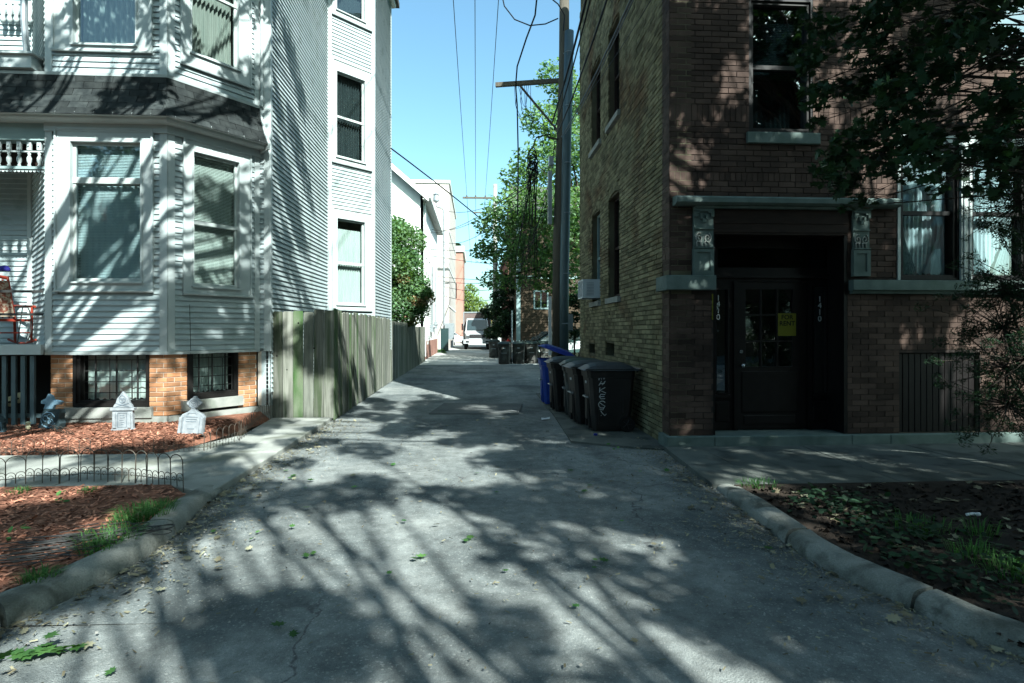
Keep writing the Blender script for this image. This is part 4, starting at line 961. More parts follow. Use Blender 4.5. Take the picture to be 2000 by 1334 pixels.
for (px, py) in ((541, 695), (561, 722), (583, 631), (614, 680)):
    uu, zz = FA.m(px, py); kn.lathe(FA.pt(uu, zz, .012), [(.012, -.004), (.016, .0), (.010, .003)], 8, 'y')
kn.build('knot', 'dark_frame', fence, kind='stuff')
fence2 = thing('wooden_fence', 'shaded plank fence along the alley between the clapboard house and the white gabled house', 'fence', (-2.65, 18, 0))
FC2 = Wall((-2.62, 18.0), (-2.62, 30.2)); u = 0
while u < FC2.L-.1:
    w_ = .15*random.uniform(.9, 1.08); g_ = u > 7.4
    board(FC2, u+.004, u+w_-.004, .02, 1.88+random.uniform(-.02, .02)-(.0 if u < 7.4 else .12), fence2, 'fence_wood', o=random.uniform(-.008, .008)); u += w_
r = MB(); r.wbox(FC2, .02, FC2.L, .35, .44, -.055, -.014); r.wbox(FC2, .02, FC2.L, 1.45, 1.54, -.055, -.014); r.build('rail', 'fence_dark', fence2)
# ------------------------------------------------------------------ refuse carts
def cart_tree(name, label, loc, rz, bmat, lmat, worn=False, open_=0.0, group='wheeled refuse carts'):
    t = thing(name, label, 'refuse cart', loc, group, local=True, rz=rz)
    m = MB(); H = .98
    def sect(z, w2, df, db, ch):  # chamfered rectangle (front -y)
        return [(-w2+ch, -df, z), (w2-ch, -df, z), (w2, -df+ch, z), (w2, db-ch, z), (w2-ch, db, z), (-w2+ch, db, z), (-w2, db-ch, z), (-w2, -df+ch, z)]
    S = [sect(.02, .235, .27, .24, .04), sect(.10, .25, .29, .27, .05), sect(.30, .262, .305, .33, .05), sect(.62, .28, .33, .35, .05), sect(.84, .292, .352, .365, .05), sect(.845, .302, .372, .37, .05), sect(H-.03, .308, .385, .375, .05), sect(H-.029, .322, .40, .385, .05), sect(H, .324, .402, .387, .05)]
    V = [q for s_ in S for q in s_]; n = 8
    m.add(V, [(i*n+k, i*n+(k+1) % n, (i+1)*n+(k+1) % n, (i+1)*n+k) for i in range(len(S)-1) for k in range(n)]+[tuple(range(n))[::-1]])
    m.box((-.10, -.345, .18), (.10, -.30, .50)); m.box((-.13, -.33, .05), (-.10, -.27, .80)); m.box((.10, -.33, .05), (.13, -.27, .80))
    for sx in (-1, 1):
        m.box((sx*.262-.012, -.20, .12), (sx*.262+.012, -.185, .80)); m.box((sx*.275-.01, .18, .3), (sx*.275+.01, .2, .84))
    m.build('body', bmat, t)
    l = MB(); nl = 9; V = []
    for j in range(nl+1):
        y = -.43+.86*j/nl
        for i in range(nl+1):
            x = -.335+.67*i/nl; fx, fy = abs(x)/.335, abs(y)/.43
            z = H+.012+.075*(1-fx**2.6)*(1-fy**3.2)+(.012 if .25 < fx < .8 and fy < .75 else 0)+.0
            if fx > .99 or fy > .99: z = H-.025
            V.append((x, y, z))
    l.add(V, [(j*(nl+1)+i, j*(nl+1)+i+1, (j+1)*(nl+1)+i+1, (j+1)*(nl+1)+i) for j in range(nl) for i in range(nl)])
    l.add([(-.33, -.42, H-.022), (.33, -.42, H-.022), (.33, .42, H-.022), (-.33, .42, H-.022)], [(0, 3, 2, 1)])
    lo = l.build('lid', lmat, t)
    if open_:
        pv = Matrix.Translation((0, .41, H)) @ Matrix.Rotation(-open_, 4, 'X') @ Matrix.Translation((0, -.41, -H)); lo.matrix_basis = pv
    h = MB(); h.tube([(-.25, .40, H-.05), (-.25, .47, H-.01), (.25, .47, H-.01), (.25, .40, H-.05)], .016, 8); h.build('handle', bmat, t)
    b = MB(); b.tube([(-.12, -.37, .53), (.12, -.37, .53)], .012, 8); b.box((-.12, -.365, .515), (-.10, -.30, .545)); b.box((.10, -.365, .515), (.12, -.30, .545)); b.build('grab_bar', 'metal_grey', t)
    for sx in (-1, 1):
        w_ = MB(); w_.lathe((sx*.285, .24, .125), [(.07, -.022), (.118, -.028), (.125, -.015), (.125, .015), (.118, .028), (.07, .022)], 22, 'x'); wo_ = w_.build('wheel', 'rubber', t)
        hb = MB(); hb.lathe((sx*.285, .24, .125), [(.0701, -.018), (.0701, .018)], 16, 'x'); hb.lathe((sx*.285, .24, .125), [(.02, -.03), (.02, .03)], 10, 'x')
        for k in range(5):
            a = k*2*math.pi/5; hb.tube([(sx*(.285+.02), .24+.02*math.cos(a), .125+.02*math.sin(a)), (sx*(.285+.02), .24+.075*math.cos(a), .125+.075*math.sin(a))], .008, 4)
        hb.build('hub', 'bin_black', wo_)
    lb = MB(); lb.box((-.05, -.352, .74), (.05, -.346, .78)); lb.build('label', 'ac_white', t)
    return t
RZ = rad(-90)
cart = cart_tree('refuse_cart', 'nearest black refuse cart, white scrawled graffiti down its side', (2.09, 9.20, .02), RZ, 'bin_black', 'lid_black')
def strokes(parent, lines, x, mat, r=.006):
    m = MB()
    for ln in lines: m.tube([(x, a, b) for a, b in ln], r, 5)
    return m.build('graffiti', mat, parent)
# letters N A K E S : run down the side, each about 8 cm
g = []; zt_ = .90; yb = -.20
def L_(pts, z): return [(yb+a*.11, z+b*.085) for a, b in pts]
z = zt_-.09
g.append(L_([(0, 0), (.1, 1), (.35, .1), (.5, 1), (.7, .15), (1, .9)], z)); z -= .10
g.append(L_([(0, .2), (.35, 1), (.5, .3), (.9, 1)], z)); g.append(L_([(.1, .5), (.8, .6)], z)); z -= .10
g.append(L_([(.15, 1), (.1, .1)], z)); g.append(L_([(.9, 1), (.15, .5), (1, .0)], z)); z -= .10
g.append(L_([(.9, .9), (.3, .95), (.1, .5), (.3, .1), (.9, .15)], z)); g.append(L_([(.2, .5), (.8, .55)], z)); z -= .13
g.append([(yb+.055+.055*math.cos(a), z+.05+.055*math.sin(a)) for a in np.linspace(.6, 5.2, 12)]); g.append(L_([(.2, .9), (.5, .6), (.9, .3), (.6, -.4), (.1, -.2)], z)); z -= .13
g.append(L_([(.3, 1), (.55, .5), (.9, .1), (1.1, .4)], z)); g.append(L_([(.35, .15), (.40, .1)], z))
side = lambda pts: [(a, b) for a, b in pts]
# the side facing the camera is local +x after the -90 degree turn
def sx_at(zz): return .262+(.292-.262)*max(0, min(1, (zz-.30)/.54))+.004
m = MB()
for ln in g: m.tube([(sx_at(b), a, b) for a, b in ln], .006, 5)
m.build('graffiti', 'graffiti', cart)
def place_cart(x, y, label, rz=RZ, src=cart, z=.015):
    c = copy_tree(src); c.location = (x, y, z); c.rotation_euler = (0, 0, rz); c['label'] = label
    for ch in list(c.children):
        if ch.name.startswith('graffiti'): bpy.data.objects.remove(ch)
    return c
place_cart(1.96, 9.92, 'black refuse cart directly behind the one with the white scrawled graffiti', RZ+rad(4))
c3 = cart_tree('refuse_cart', 'worn black refuse cart with a pale scuffed front and greenish lid', (1.96, 10.62, .015), RZ-rad(5), 'bin_worn', 'lid_green')
c4 = place_cart(1.80, 11.42, 'black refuse cart with a faint grey tag, next to the blue cart', RZ+rad(3))
m = MB()
for ln in g[:6]: m.tube([(sx_at(b-.06), a+.05+.02*math.sin(9*b), b-.06) for a, b in ln], .004, 5)
m.build('graffiti', 'cable_grey', c4)
cart_tree('recycling_cart', 'blue recycling cart with its blue lid propped half open', (1.74, 12.55, .015), RZ, 'bin_blue', 'lid_blue', open_=rad(20), group='wheeled refuse carts')
m = MB(); m.box((1.75, 12.25, .98), (2.1, 12.5, 1.12)); 
bag = MB(); bag.lathe((1.9, 12.5, .93), [(.18, 0), (.24, .06), (.2, .13), (.08, .17)], 10); bag.build('rubbish_bag', 'cable', None, smooth=True, label='dark rubbish bag poking out of the open blue cart', cat='bag')
far_c = [(1.05, 34.0, 'dark refuse cart standing alone at the foot of the far utility pole'), (1.35, 27.6, 'leftmost dark refuse cart of the far row across from the plank fence'), (2.05, 27.9, 'middle dark refuse cart of the far row across from the plank fence'), (2.7, 28.2, 'third dark refuse cart of the far row, before the parked car'), (3.4, 28.5, 'last dark refuse cart of the far row, seen behind the blue cart')]
for x, y, lb in far_c:
    c = place_cart(x, y, lb, rz=rad(-8), src=c3, z=0)
# litter
m = MB(); m.add([(0, 0, 0), (.14, .03, .02), (.16, .10, .035), (.05, .12, .01), (.0, .07, .03)], [(0, 1, 2, 3, 4)]); m.add([(0, .0, .004), (.14, .03, .01), (.16, .10, .015), (.0, .07, .006)], [(0, 3, 2, 1)])
o = m.build('crumpled_paper', 'paint_white', None, label='crumpled white paper lying beside the row of refuse carts', cat='litter'); o.location = (*G(1058, 820, .02), .02)
m = MB(); m.box((0, 0, 0), (.05, .03, .03)); m.box((.02, .03, 0), (.06, .05, .02)); o = m.build('plastic_scrap', 'lid_blue', None, label='small blue plastic scrap under the nearest black cart', cat='litter'); o.location = (*G(1160, 851, .02), .02)
m = MB(); m.tube([(0, 0, .02), (.06, .01, .022), (.09, .0, .02)], .012, 8); m.tube([(.09, 0, .02), (.11, -.002, .02)], .016, 8); o = m.build('plastic_tube', 'paint_white', None, label='short white plastic tube lying on the bare planting strip', cat='litter'); o.location = (*G(1888, 1006, .09), .075)
# ------------------------------------------------------------------ utility pole, steel riser pipe, cables
def polex(px, Y): return FY(px, 600, Y)[0]
PX, PYY = polex(1090, 16.5), 16.5
pole = thing('utility_pole', 'near wooden utility pole with crossarm and tangled cables behind the blue cart', 'utility pole', (PX, PYY, 0))
top = (polex(1103, 16.5)+.0, PYY, 13.5)
m = MB(); m.tube([(PX, PYY, 0), (PX+.02, PYY, 4), (top[0]-.02, PYY, 9), top], [.185, .17, .15, .125], 16); m.build('pole_shaft', 'pole_wood', pole, smooth=True)
pb_, pt_ = (polex(1101, 16.2), 16.28), (polex(1112, 16.2)-.12, 16.28)
pp = [(pb_[0]+.02, pb_[1], 0), (pb_[0]+.03, pb_[1], 3), (pb_[0]+.10, pb_[1], 7), (pb_[0]+.17, pb_[1], 10.0)]
m = MB(); m.tube(pp, .13, 16); m.build('riser_pipe', 'pipe', pole, smooth=True)
m = MB()
for z in (1.8, 3.2, 4.9, 6.3, 7.9, 9.4): m.tube([(pb_[0]+.02+.15*(z/10)+.15*math.cos(a), 16.36+.24*math.sin(a), z+.015*math.sin(a)) for a in np.linspace(0, 2*math.pi, 17)], .008, 4)
m.build('strap', 'metal_grey', pole)
e0 = FY(968, 166, 17.15); e1 = (PX+.12, 16.75)
arm = Wall((e0[0], 17.15), (top[0], 16.72)); m = MB(); zA_ = e0[1]; m.wbox(arm, 0, arm.L+.1, zA_-.06, zA_+.06, -.05, .05); m.build('crossarm', 'pole_wood', pole)
m = MB(); q = arm.pt(arm.L*.36, zA_-.06); m.tube([q, (PX+.1, 16.7, 7.25)], .035, 6); m.tube([(PX-.02, 16.4, 7.0), (PX-.32, 16.3, 7.02)], .03, 6); m.build('brace', 'pole_wood', pole)
m = MB(); m.box((PX-.30, 16.36, 4.6), (PX-.19, 16.5, 6.1)); m.box((PX-.28, 16.3, 6.25), (PX-.15, 16.5, 6.5)); m.build('junction_box', 'metal_grey', pole)
m = MB(); m.box((PX-.30, 16.25, .9), (PX-.22, 16.32, 2.55)); m.build('cable_guard', 'paint_white', pole)
mt = MB(); mt.box((PX+.20, 16.2, 1.6), (PX+.38, 16.35, 2.05)); mt.build('meter_box', 'metal_grey', pole)
# cables: every one is a thing of its own
def sagpts(a, b, sag, n=14):
    a, b = Vector(a), Vector(b); return [a.lerp(b, i/n)-Vector((0, 0, sag*4*(i/n)*(1-i/n))) for i in range(n+1)]
def cable(pts, r, label, mat='cable', group=None, name='overhead_cable', sides=5):
    m = MB(); m.tube(pts, r, sides); return m.build(name, mat, None, label=label, cat='cable', group=group)
def pxz(px, py, Y): x, z = FY(px, py, Y); return (x, Y, z)
for X, nm in ((-.72, 'leftmost'), (-.04, 'middle'), (.70, 'rightmost')):
    cable([(X, -12, 12.3), (X, 0, 12.15), (X, 18, 12.0), (X, 32, 11.85), (X, 45, 12.0)], .013, nm+' of three thin parallel power lines running over the alley')
    cable(sagpts((X, 45, 12.0), (X, 90, 11.9), .6), .016, 'far end of the '+nm+' power line beyond the distant crossarm', name='overhead_cable')
AT = Vector((PX-.15, 16.3, 7.0))
cable([pxz(1052, -40, 14), pxz(1045, 30, 14.6), pxz(1028, 75, 15.4), pxz(1010, 130, 16.3), pxz(1007, 168, 17.0), pxz(1010, 205, 16.9), pxz(1012, 300, 16.9), pxz(1011, 420, 17)], .022, 'thick black cable curving down over the outer end of the crossarm')
cable([pxz(978, -20, 16), pxz(985, 12, 16), pxz(1005, 38, 16), pxz(1035, 50, 16.1), pxz(1065, 47, 16.3), pxz(1090, 36, 16.4)], .018, 'black jumper cable hanging in a loop left of the pole top')
cable([pxz(1068, -10, 16), pxz(1090, 8, 16.2), pxz(1103, 30, 16.2), pxz(1100, 60, 16.2)], .018, 'short black cable curling over the very top of the pole')
# service drops going up over the brick building
drops = [((1152, -30), (1078, 240), 10, 'thick dark service drop, leftmost of those crossing the brick wall', .03), ((1160, -30), (1082, 255), 10, 'second dark service drop crossing the brick wall', .02),
         ((1195, -30), (1088, 262), 8.5, 'third dark service drop crossing the brick wall', .022), ((1245, -30), (1096, 268), 7.5, 'grey twisted service drop crossing the brick wall', .018),
         ((1250, -30), (1104, 262), 7.3, 'pale thin service drop beside the grey twisted one', .012), ((1290, -30), (1115, 225), 7.0, 'thin dark wire farthest to the right across the brick wall', .007)]
for (a, b), (c, d), Y, lb, r in drops:
    cable(sagpts(pxz(a, b, Y), pxz(c, d, 16.2), .12), r*.8, lb, mat='cable' if 'grey' not in lb and 'pale' not in lb else 'cable_grey')
# tangle hanging at the crossarm brace and below it
rg = np.random.RandomState(11)
for i in range(9):
    s = Vector(arm.pt(arm.L*(.28+.03*i), zA_-.08)); e = Vector(pxz(1065+rg.uniform(-25, 8), 235+rg.uniform(-20, 25), 16.45)); md = s.lerp(e, .5)+Vector((rg.uniform(-.25, .05), 0, -rg.uniform(.2, .7)))
    cable([s, s.lerp(md, .5)+Vector((-.06, 0, -.1)), md, md.lerp(e, .5)+Vector((.05, 0, -.02)), e], .007, 'thin looping wire hanging under the crossarm of the near pole', group='thin loops under the crossarm')
cl = MB(); cx, cy, cz = pxz(1040, 315, 16.2)
for i in range(16):
    r0_ = rg.uniform(.08, .22); pts = [(cx+r0_*.7*math.cos(a)+rg.uniform(-.02, .02), cy+.08*math.sin(a*2+i), cz+(i-8)*.035+r0_*math.sin(a)) for a in np.linspace(0, 2*math.pi, 13)]; cl.tube(pts, .012, 4)
cl.build('cable_coil', 'cable', None, label='dark bundled coil of spare cable hanging left of the near pole', cat='cable coil', kind='thing')
s0 = (cx+.1, cy, cz+.6)
cable([pxz(1075, 262, 16.3), pxz(1048, 268, 16.2), (cx+.02, cy, cz+.4)], .02, 'short stub of cable holding up the dark coil')
for i in range(26):
    bx_, by_ = rg.uniform(985, 1062), rg.uniform(470, 590); Yf = rg.uniform(20, 26)
    st = Vector((cx+rg.uniform(-.1, .15), cy, cz-rg.uniform(0, .3))); en = Vector(pxz(bx_, by_, Yf))
    pts = sagpts(st, en, rg.uniform(.1, .6)); cable(pts, rg.uniform(.006, .011), 'thin cable fanning down from the coil through the tree beside the near pole', group='cables fanning down from the coil')
for i in range(7):
    st = Vector(pxz(1085-2*i, 262+22*i, 16.35)); en = Vector(pxz(1046-7*i+rg.uniform(-9, 9), 520+rg.uniform(-30, 40), 19))
    cable(sagpts(st, en, .3), .008, 'thin dark drop wire leaving the side of the near pole downwards', group='drop wires beside the pole')
for i, (a, b) in enumerate((((1060, 330), (818, 452)), ((1058, 340), (836, 446)), ((1050, 352), (846, 400)), ((1040, 372), (860, 470)))):
    cable(sagpts(pxz(*a, 17), pxz(*b, 38), .7), .012, ('uppermost', 'second', 'third', 'lowest')[i]+' of four long sagging cables from the near pole to the gabled house', group='long cables to the gabled house')
cable(sagpts(pxz(764, 290, 17.5), pxz(1085, 560, 30), -.2), .022, 'black service cable slanting down from the corner of the clapboard house')
for i, (ya, yb_, x0, x1) in enumerate(((487, 475, 840, 1132), (500, 520, 845, 1132), (540, 537, 855, 1080), (548, 543, 860, 1000), (560, 560, 868, 985), (578, 582, 868, 975), (472, 540, 1000, 1132), (520, 560, 1010, 1132))):
    cable(sagpts(pxz(x0, ya, 36), pxz(x1, yb_, 36), .25), .016, 'thin cable strung low across the far part of the alley', group='low cables across the far alley')
# far pole with a one-sided crossarm
FPX = polex(967, 40)
fp = thing('utility_pole', 'distant grey utility pole with transformer beside the bushes', 'utility pole', (FPX, 40, 0))
m = MB(); m.tube([(FPX, 40, 0), (FPX, 40, 11.6)], [.2, .14], 12); m.build('pole_shaft', 'stone', fp, smooth=True)
m = MB(); q0 = FY(975, 570, 39.8); m.lathe((q0[0]+.12, 39.7, q0[1]-.35), [(.05, -.05), (.2, 0), (.2, .55), (.06, .62)], 12); m.build('transformer', 'metal_grey', fp)
m = MB(); m.box((-1.05, 44.95, 11.72), (1.6, 45.05, 11.86)); m.box((-.2, 44.95, 10.6), (1.5, 45.02, 10.7))
for X in (-.72, -.04, .70): m.lathe((X, 45, 11.86), [(.04, 0), (.06, .06), (.03, .14)], 6)
m.build('crossarm', 'pole_wood', fp); m = MB(); m.tube([(FPX, 40.0, 10.4), (FPX-.05, 45, 11.7)], .05, 6); m.build('brace', 'pole_wood', fp)
# ------------------------------------------------------------------ far left: gabled house, tan block, red block
gh_ = thing('gabled_house', 'white gabled house with pale eaves beyond the plank fence', 'house', (-6, 31, 0))
gx1 = -2.78; ez = 8.7; sl_ = .86
Wg = Wall((-10.5, 31), (gx1, 31)); Wgs = Wall((gx1, 31), (gx1, 42)); rx = -6.6; rz_ = ez+(gx1-rx)*sl_
gwin = (Wg.U(764)-.4, Wg.U(790), Wg.m(764, 462)[1], Wg.m(764, 430)[1])
m = MB(); backing(Wg, 0, Wg.L, 0, ez, [gwin], -.15, 0, m); m.plate(Wg, [(0, ez), (Wg.L, ez), (rx+10.5, rz_)], -.15, 0); sh_ = [(1.2, 1.9, 3.4, 5.6), (3.2, 3.9, 3.4, 5.6), (5.5, 6.2, 3.6, 5.4), (2.2, 2.9, .9, 2.3)]
backing(Wgs, 0, Wgs.L, 1.0, ez, sh_, -.15, 0, m); m.box((-10.5, 41.8, 0), (gx1-.2, 42, ez)); m.build('wall', 'far_white', gh_)
m = MB(); m.wbox(Wgs, 0, Wgs.L, 0, 1.0, -.15, .02); m.build('foundation', 'far_brick', gh_)
sid = siding(Wgs, 0, 6, 1.0, 3.2, [], gh_, pitch=.13, lip=.02, single=False, mat='far_siding'); sid.build('siding_boards', 'far_siding', gh_, kind='stuff')
m = MB(); n_ = Vector((sl_, 0, 1)).normalized()
for sgn in (1, -1):
    x0 = gx1+.3 if sgn > 0 else rx-(gx1-rx)-.3
    z0 = rz_-abs(x0-rx)*sl_
    m.add([(x0, 30.6, z0), (rx, 30.6, rz_), (rx, 42.3, rz_), (x0, 42.3, z0), (x0, 30.6, z0+.16), (rx, 30.6, rz_+.16), (rx, 42.3, rz_+.16), (x0, 42.3, z0+.16)], [(0,1,2,3),(7,6,5,4),(0,4,5,1),(1,5,6,2),(2,6,7,3),(3,7,4,0)])
m.build('roof', 'roof_dark', gh_)
m = MB(); x0 = gx1+.32; z0 = rz_-abs(x0-rx)*sl_
m.add([(x0, 30.55, z0-.12), (rx, 30.55, rz_-.12), (rx, 30.55, rz_+.18), (x0, 30.55, z0+.18), (x0, 30.6, z0-.12), (rx, 30.6, rz_-.12), (rx, 30.6, rz_+.18), (x0, 30.6, z0+.18)], [(0,1,2,3),(4,7,6,5),(0,4,5,1),(3,2,6,7),(0,3,7,4)])
m.wbox(Wgs, -.45, Wgs.L+.3, ez-.22, ez-.06, .28, .40); m.wbox(Wgs, -.4, Wgs.L+.3, ez-.26, ez-.22, 0, .38); m.build('fascia', 'far_siding', gh_)
for h in sh_:
    m = MB(); ring(m, Wgs, (h[0]-.1, h[1]+.1, h[2]-.1, h[3]+.1), h, -.05, .03); wn = m.build('window', 'far_siding', gh_); MB().wbox(Wgs, h[0], h[1], h[2], h[3], -.06, -.05).build('pane', 'glass_mirror', wn)
m = MB(); ring(m, Wg, (gwin[0]-.1, gwin[1]+.1, gwin[2]-.12, gwin[3]+.12), gwin, -.05, .04); wn = m.build('window', 'far_siding', gh_); MB().wbox(Wg, *gwin, -.07, -.06).build('pane', 'glass_mirror', wn)
m = MB(); m.tube([Wgs.pt(.35, ez-.3, .06), Wgs.pt(.35, .2, .06)], .05, 6); m.build('downspout', 'far_siding', gh_)
for u_, z_ in ((4.4, 1.5), (4.9, 1.5), (7.6, 1.7)):
    m = MB(); m.wbox(Wgs, u_, u_+.3, z_, z_+.45, .022, .2); m.lathe(Wgs.pt(u_+.15, z_+.3, .2), [(.09, 0), (.09, .06)], 8, 'x'); m.build('meter_box', 'metal_grey', gh_)
    m = MB(); m.tube([Wgs.pt(u_+.15, z_+.45, .1), Wgs.pt(u_+.15, 5.5, .1)], .03, 5); m.build('conduit', 'metal_grey', gh_)
# tan block
tb = thing('tan_building', 'tall pale tan flat-roofed block behind the white gabled house', 'building', (-6, 52, 0))
tx = polex(877, 50); Wt = Wall((-14, 50), (tx, 50)); Wts = Wall((tx, 50), (tx+.1, 66)); tzz = FY(860, 358, 50)[1]
m = MB(); m.box((-14, 50, 0), (tx, 66, tzz)); m.build('wall', 'far_tan', tb)
m = MB(); m.box((-14, 49.9, tzz), (tx+.1, 66.1, tzz+.25)); m.build('parapet', 'far_siding', tb)
m = MB()
for z in (3.6, 6.8, 10): m.box((tx+.001, 50.0, z), (tx+.04, 66, z+.12))
m.build('string_course', 'far_siding', tb)
m = MB(); cx_ = polex(867, 46)
cz_ = FY(867, 412, 46)[1]
gp = thing('service_mast', 'slender metal service mast with weather head against the tan block', 'pipe', (cx_, 46, 0))
m.tube([(cx_, 46, 0), (cx_, 46, cz_), (cx_-.12, 46, cz_+.25), (cx_-.5, 46, cz_+.3), (cx_-.62, 46, cz_+.7)], .07, 8); m.build('mast', 'metal_grey', gp)
m = MB(); m.lathe((cx_-.62, 46, cz_+.7), [(.2, 0), (.24, .1), (.2, .5), (.26, .55), (.05, .75)], 8); m.build('vent_cap', 'metal_grey', gp)
m = MB(); q = FY(878, 640, 45.5); m.box((q[0]-.35, 45.4, q[1]-.9), (q[0]+.35, 45.9, q[1]+.35)); m.build('meter_cabinet', 'metal_grey', None, label='grey metal meter cabinet mounted at the corner of the tan block', cat='cabinet')
m = MB(); q = FY(873, 690, 44.5); m.box((q[0]-.5, 44.8, 0), (q[0]+.1, 45.1, 1.75)); m.build('green_gate', 'car_green', None, label='narrow dark green gate at the foot of the tan block', cat='gate')
# brick block
rb = thing('red_building', 'orange-red brick block with pale parapet at the far left of the alley', 'building', (-6, 72, 0))
rx1 = polex(904, 72); rzt = FY(890, 492, 72)[1]
Wr = Wall((-16, 72), (rx1, 72)); rw = [(Wr.U(884), Wr.U(889.5), *sorted((FY(886, 538, 72)[1], FY(886, 514, 72)[1]))), (Wr.U(884), Wr.U(892), *sorted((FY(886, 583, 72)[1], FY(886, 553, 72)[1])))]
m = backing(Wr, 0, Wr.L, 0, rzt, rw, -.3, 0); m.box((rx1-.3, 72.3, 0), (rx1, 84, rzt)); m.build('wall', 'far_brick', rb)
m = MB(); m.box((-16, 71.8, rzt), (rx1+.2, 84, rzt+.7)); m.build('parapet', 'far_siding', rb)
for h in rw: MB().wbox(Wr, *h, -.25, -.2).build('window', 'glass_dark', rb)
MB().box((-15, 72.6, 0), (rx1-.5, 72.7, rzt)).build('interior_wall', 'interior', rb)
# ------------------------------------------------------------------ far right: brown frame house, dark brick house, white picket fence
bh_ = thing('brown_house', 'brown clapboard house half hidden by the tree right of the alley', 'house', (6, 31, 0))
Wb = Wall((polex(1012, 31), 31), (9.5, 31)); bzt = 7.6
bwin = [(Wb.U(1045), Wb.U(1068), *sorted((Wb.m(1045, 601)[1], Wb.m(1045, 570)[1]))), (Wb.U(1090), Wb.U(1102), *sorted((Wb.m(1090, 600)[1], Wb.m(1090, 570)[1])))]
backing(Wb, 0, Wb.L, 0, bzt, bwin, -.15, 0).build('wall', 'brown_siding', bh_)
siding(Wb, 0, Wb.L, .5, bzt, [ins(b_, -.08) for b_ in bwin], bh_, pitch=.14, lip=.025, single=False, mat='brown_siding').build('siding_boards', 'brown_siding', bh_, kind='stuff')
for h in bwin:
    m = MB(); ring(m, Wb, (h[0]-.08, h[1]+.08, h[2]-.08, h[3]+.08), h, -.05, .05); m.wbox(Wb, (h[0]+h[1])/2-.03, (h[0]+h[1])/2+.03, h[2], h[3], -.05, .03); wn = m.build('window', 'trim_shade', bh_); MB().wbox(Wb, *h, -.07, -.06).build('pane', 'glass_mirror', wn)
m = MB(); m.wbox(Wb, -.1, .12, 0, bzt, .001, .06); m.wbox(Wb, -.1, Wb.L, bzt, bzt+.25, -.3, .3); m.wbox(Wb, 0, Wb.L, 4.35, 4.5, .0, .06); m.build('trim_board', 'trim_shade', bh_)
m = MB(); q = Wb.pt(0, bzt+.25, .35); m.add([(q[0]-.3, 30.6, bzt+.25), (9.8, 30.6, bzt+.25), (9.8, 34, bzt+2.4), (q[0]-.3, 34, bzt+2.4), (9.8, 40, bzt+.25), (q[0]-.3, 40, bzt+.25)], [(0, 1, 2, 3), (3, 2, 4, 5), (0, 3, 5), (1, 4, 2)]); m.build('roof', 'roof_dark', bh_)
MB().box((Wb.p0.x, 31.2, 0), (Wb.p0.x+.15, 40, bzt)).build('side_wall', 'brown_siding', bh_)
dbh = thing('dark_brick_house', 'dark red brick house beyond the brown clapboard house', 'house', (4, 44, 0))
m = MB(); m.box((polex(992, 44), 44, 0), (9, 56, 7.2)); m.build('wall', 'far_dark_brick', dbh); m = MB(); m.box((polex(992, 44)-.2, 43.8, 7.2), (9.2, 56.2, 7.5)); m.build('roof', 'roof_dark', dbh)
m = MB(); m.wbox(Wall((polex(992, 44), 44), (9, 44)), .5, 1.2, 3.6, 5.2, .001, .05); m.build('window', 'glass_mirror', dbh)
pk = thing('picket_fence', 'low white picket fence in front of the brown clapboard house', 'fence', (4, 30, 0))
x = polex(1003, 30)
while x < 6.5:
    m = MB(); m.plate(Wall((0, 30), (1, 30)), [(x-.045, .05), (x+.045, .05), (x+.045, 1.0), (x, 1.1), (x-.045, 1.0)], -.012, .012); m.build('picket', 'far_siding', pk); x += .15
m = MB(); m.box((polex(1003, 30), 30.02, .3), (6.5, 30.06, .38)); m.box((polex(1003, 30), 30.02, .8), (6.5, 30.06, .88)); m.build('rail', 'far_siding', pk)
m = MB(); q = FY(993, 664, 33); m.lathe((q[0], 33, 0), [(.16, 0), (.16, .08), (.12, .1), (.12, .8), (.16, .82), (.16, .9), (.11, 1.0), (.03, 1.12)], 12); m.lathe((q[0], 33, .65), [(.07, -.22), (.07, .22)], 8, 'x'); m.build('fire_hydrant', 'red_hydrant', None, label='red hydrant-like post behind the far row of refuse carts', cat='hydrant')
m = MB(); q = FY(1000, 640, 29.5); m.tube([(q[0], 29.5, 0), (q[0], 29.5, 2.6)], .04, 6); m.build('white_post', 'metal_grey', None, label='slim white metal post rising behind the far refuse carts', cat='post')
# ------------------------------------------------------------------ vehicles
def vehicle_wheels(t, spots, r, w_):
    for x, y in spots:
        m = MB(); m.lathe((x, y, r), [(r*.55, -w_/2), (r*.92, -w_/2), (r, -w_/3), (r, w_/3), (r*.92, w_/2), (r*.55, w_/2)], 20, 'x'); ww = m.build('wheel', 'rubber', t); h = MB(); h.lathe((x, y, r), [(r*.54, -w_/2+.02), (r*.54, w_/2-.02)], 14, 'x'); h.build('rim', 'chrome', ww)
tk = thing('box_truck', 'white-cabbed box truck parked facing the camera at the far end of the alley', 'truck', (polex(932, 49), 49, 0), local=True)
m = MB(); m.box((-1.17, 1.9, .75), (1.17, 7.6, 3.15)); m.build('cargo_box', 'truck_box', tk)
m = MB(); m.box((-1.2, 1.86, 3.1), (1.2, 1.9, 3.2)); m.box((-1.2, 1.86, .7), (-1.12, 1.9, 3.1)); m.box((1.12, 1.86, .7), (1.2, 1.9, 3.1)); m.build('box_frame', 'metal_grey', tk)
m = MB(); S = [(-1.0, .55), (-.95, 1.25), (-.2, 1.45), (-.05, 1.55), (.45, 2.5), (.7, 2.6), (1.75, 2.62), (1.75, .55)]
def cabx(z): return 1.05 if z < 1.5 else .98-.10*(z-1.5)
V = [(-cabx(z)*(.85 if y < -.9 else 1), y, z) for y, z in S]+[(cabx(z)*(.85 if y < -.9 else 1), y, z) for y, z in S]; n = len(S)
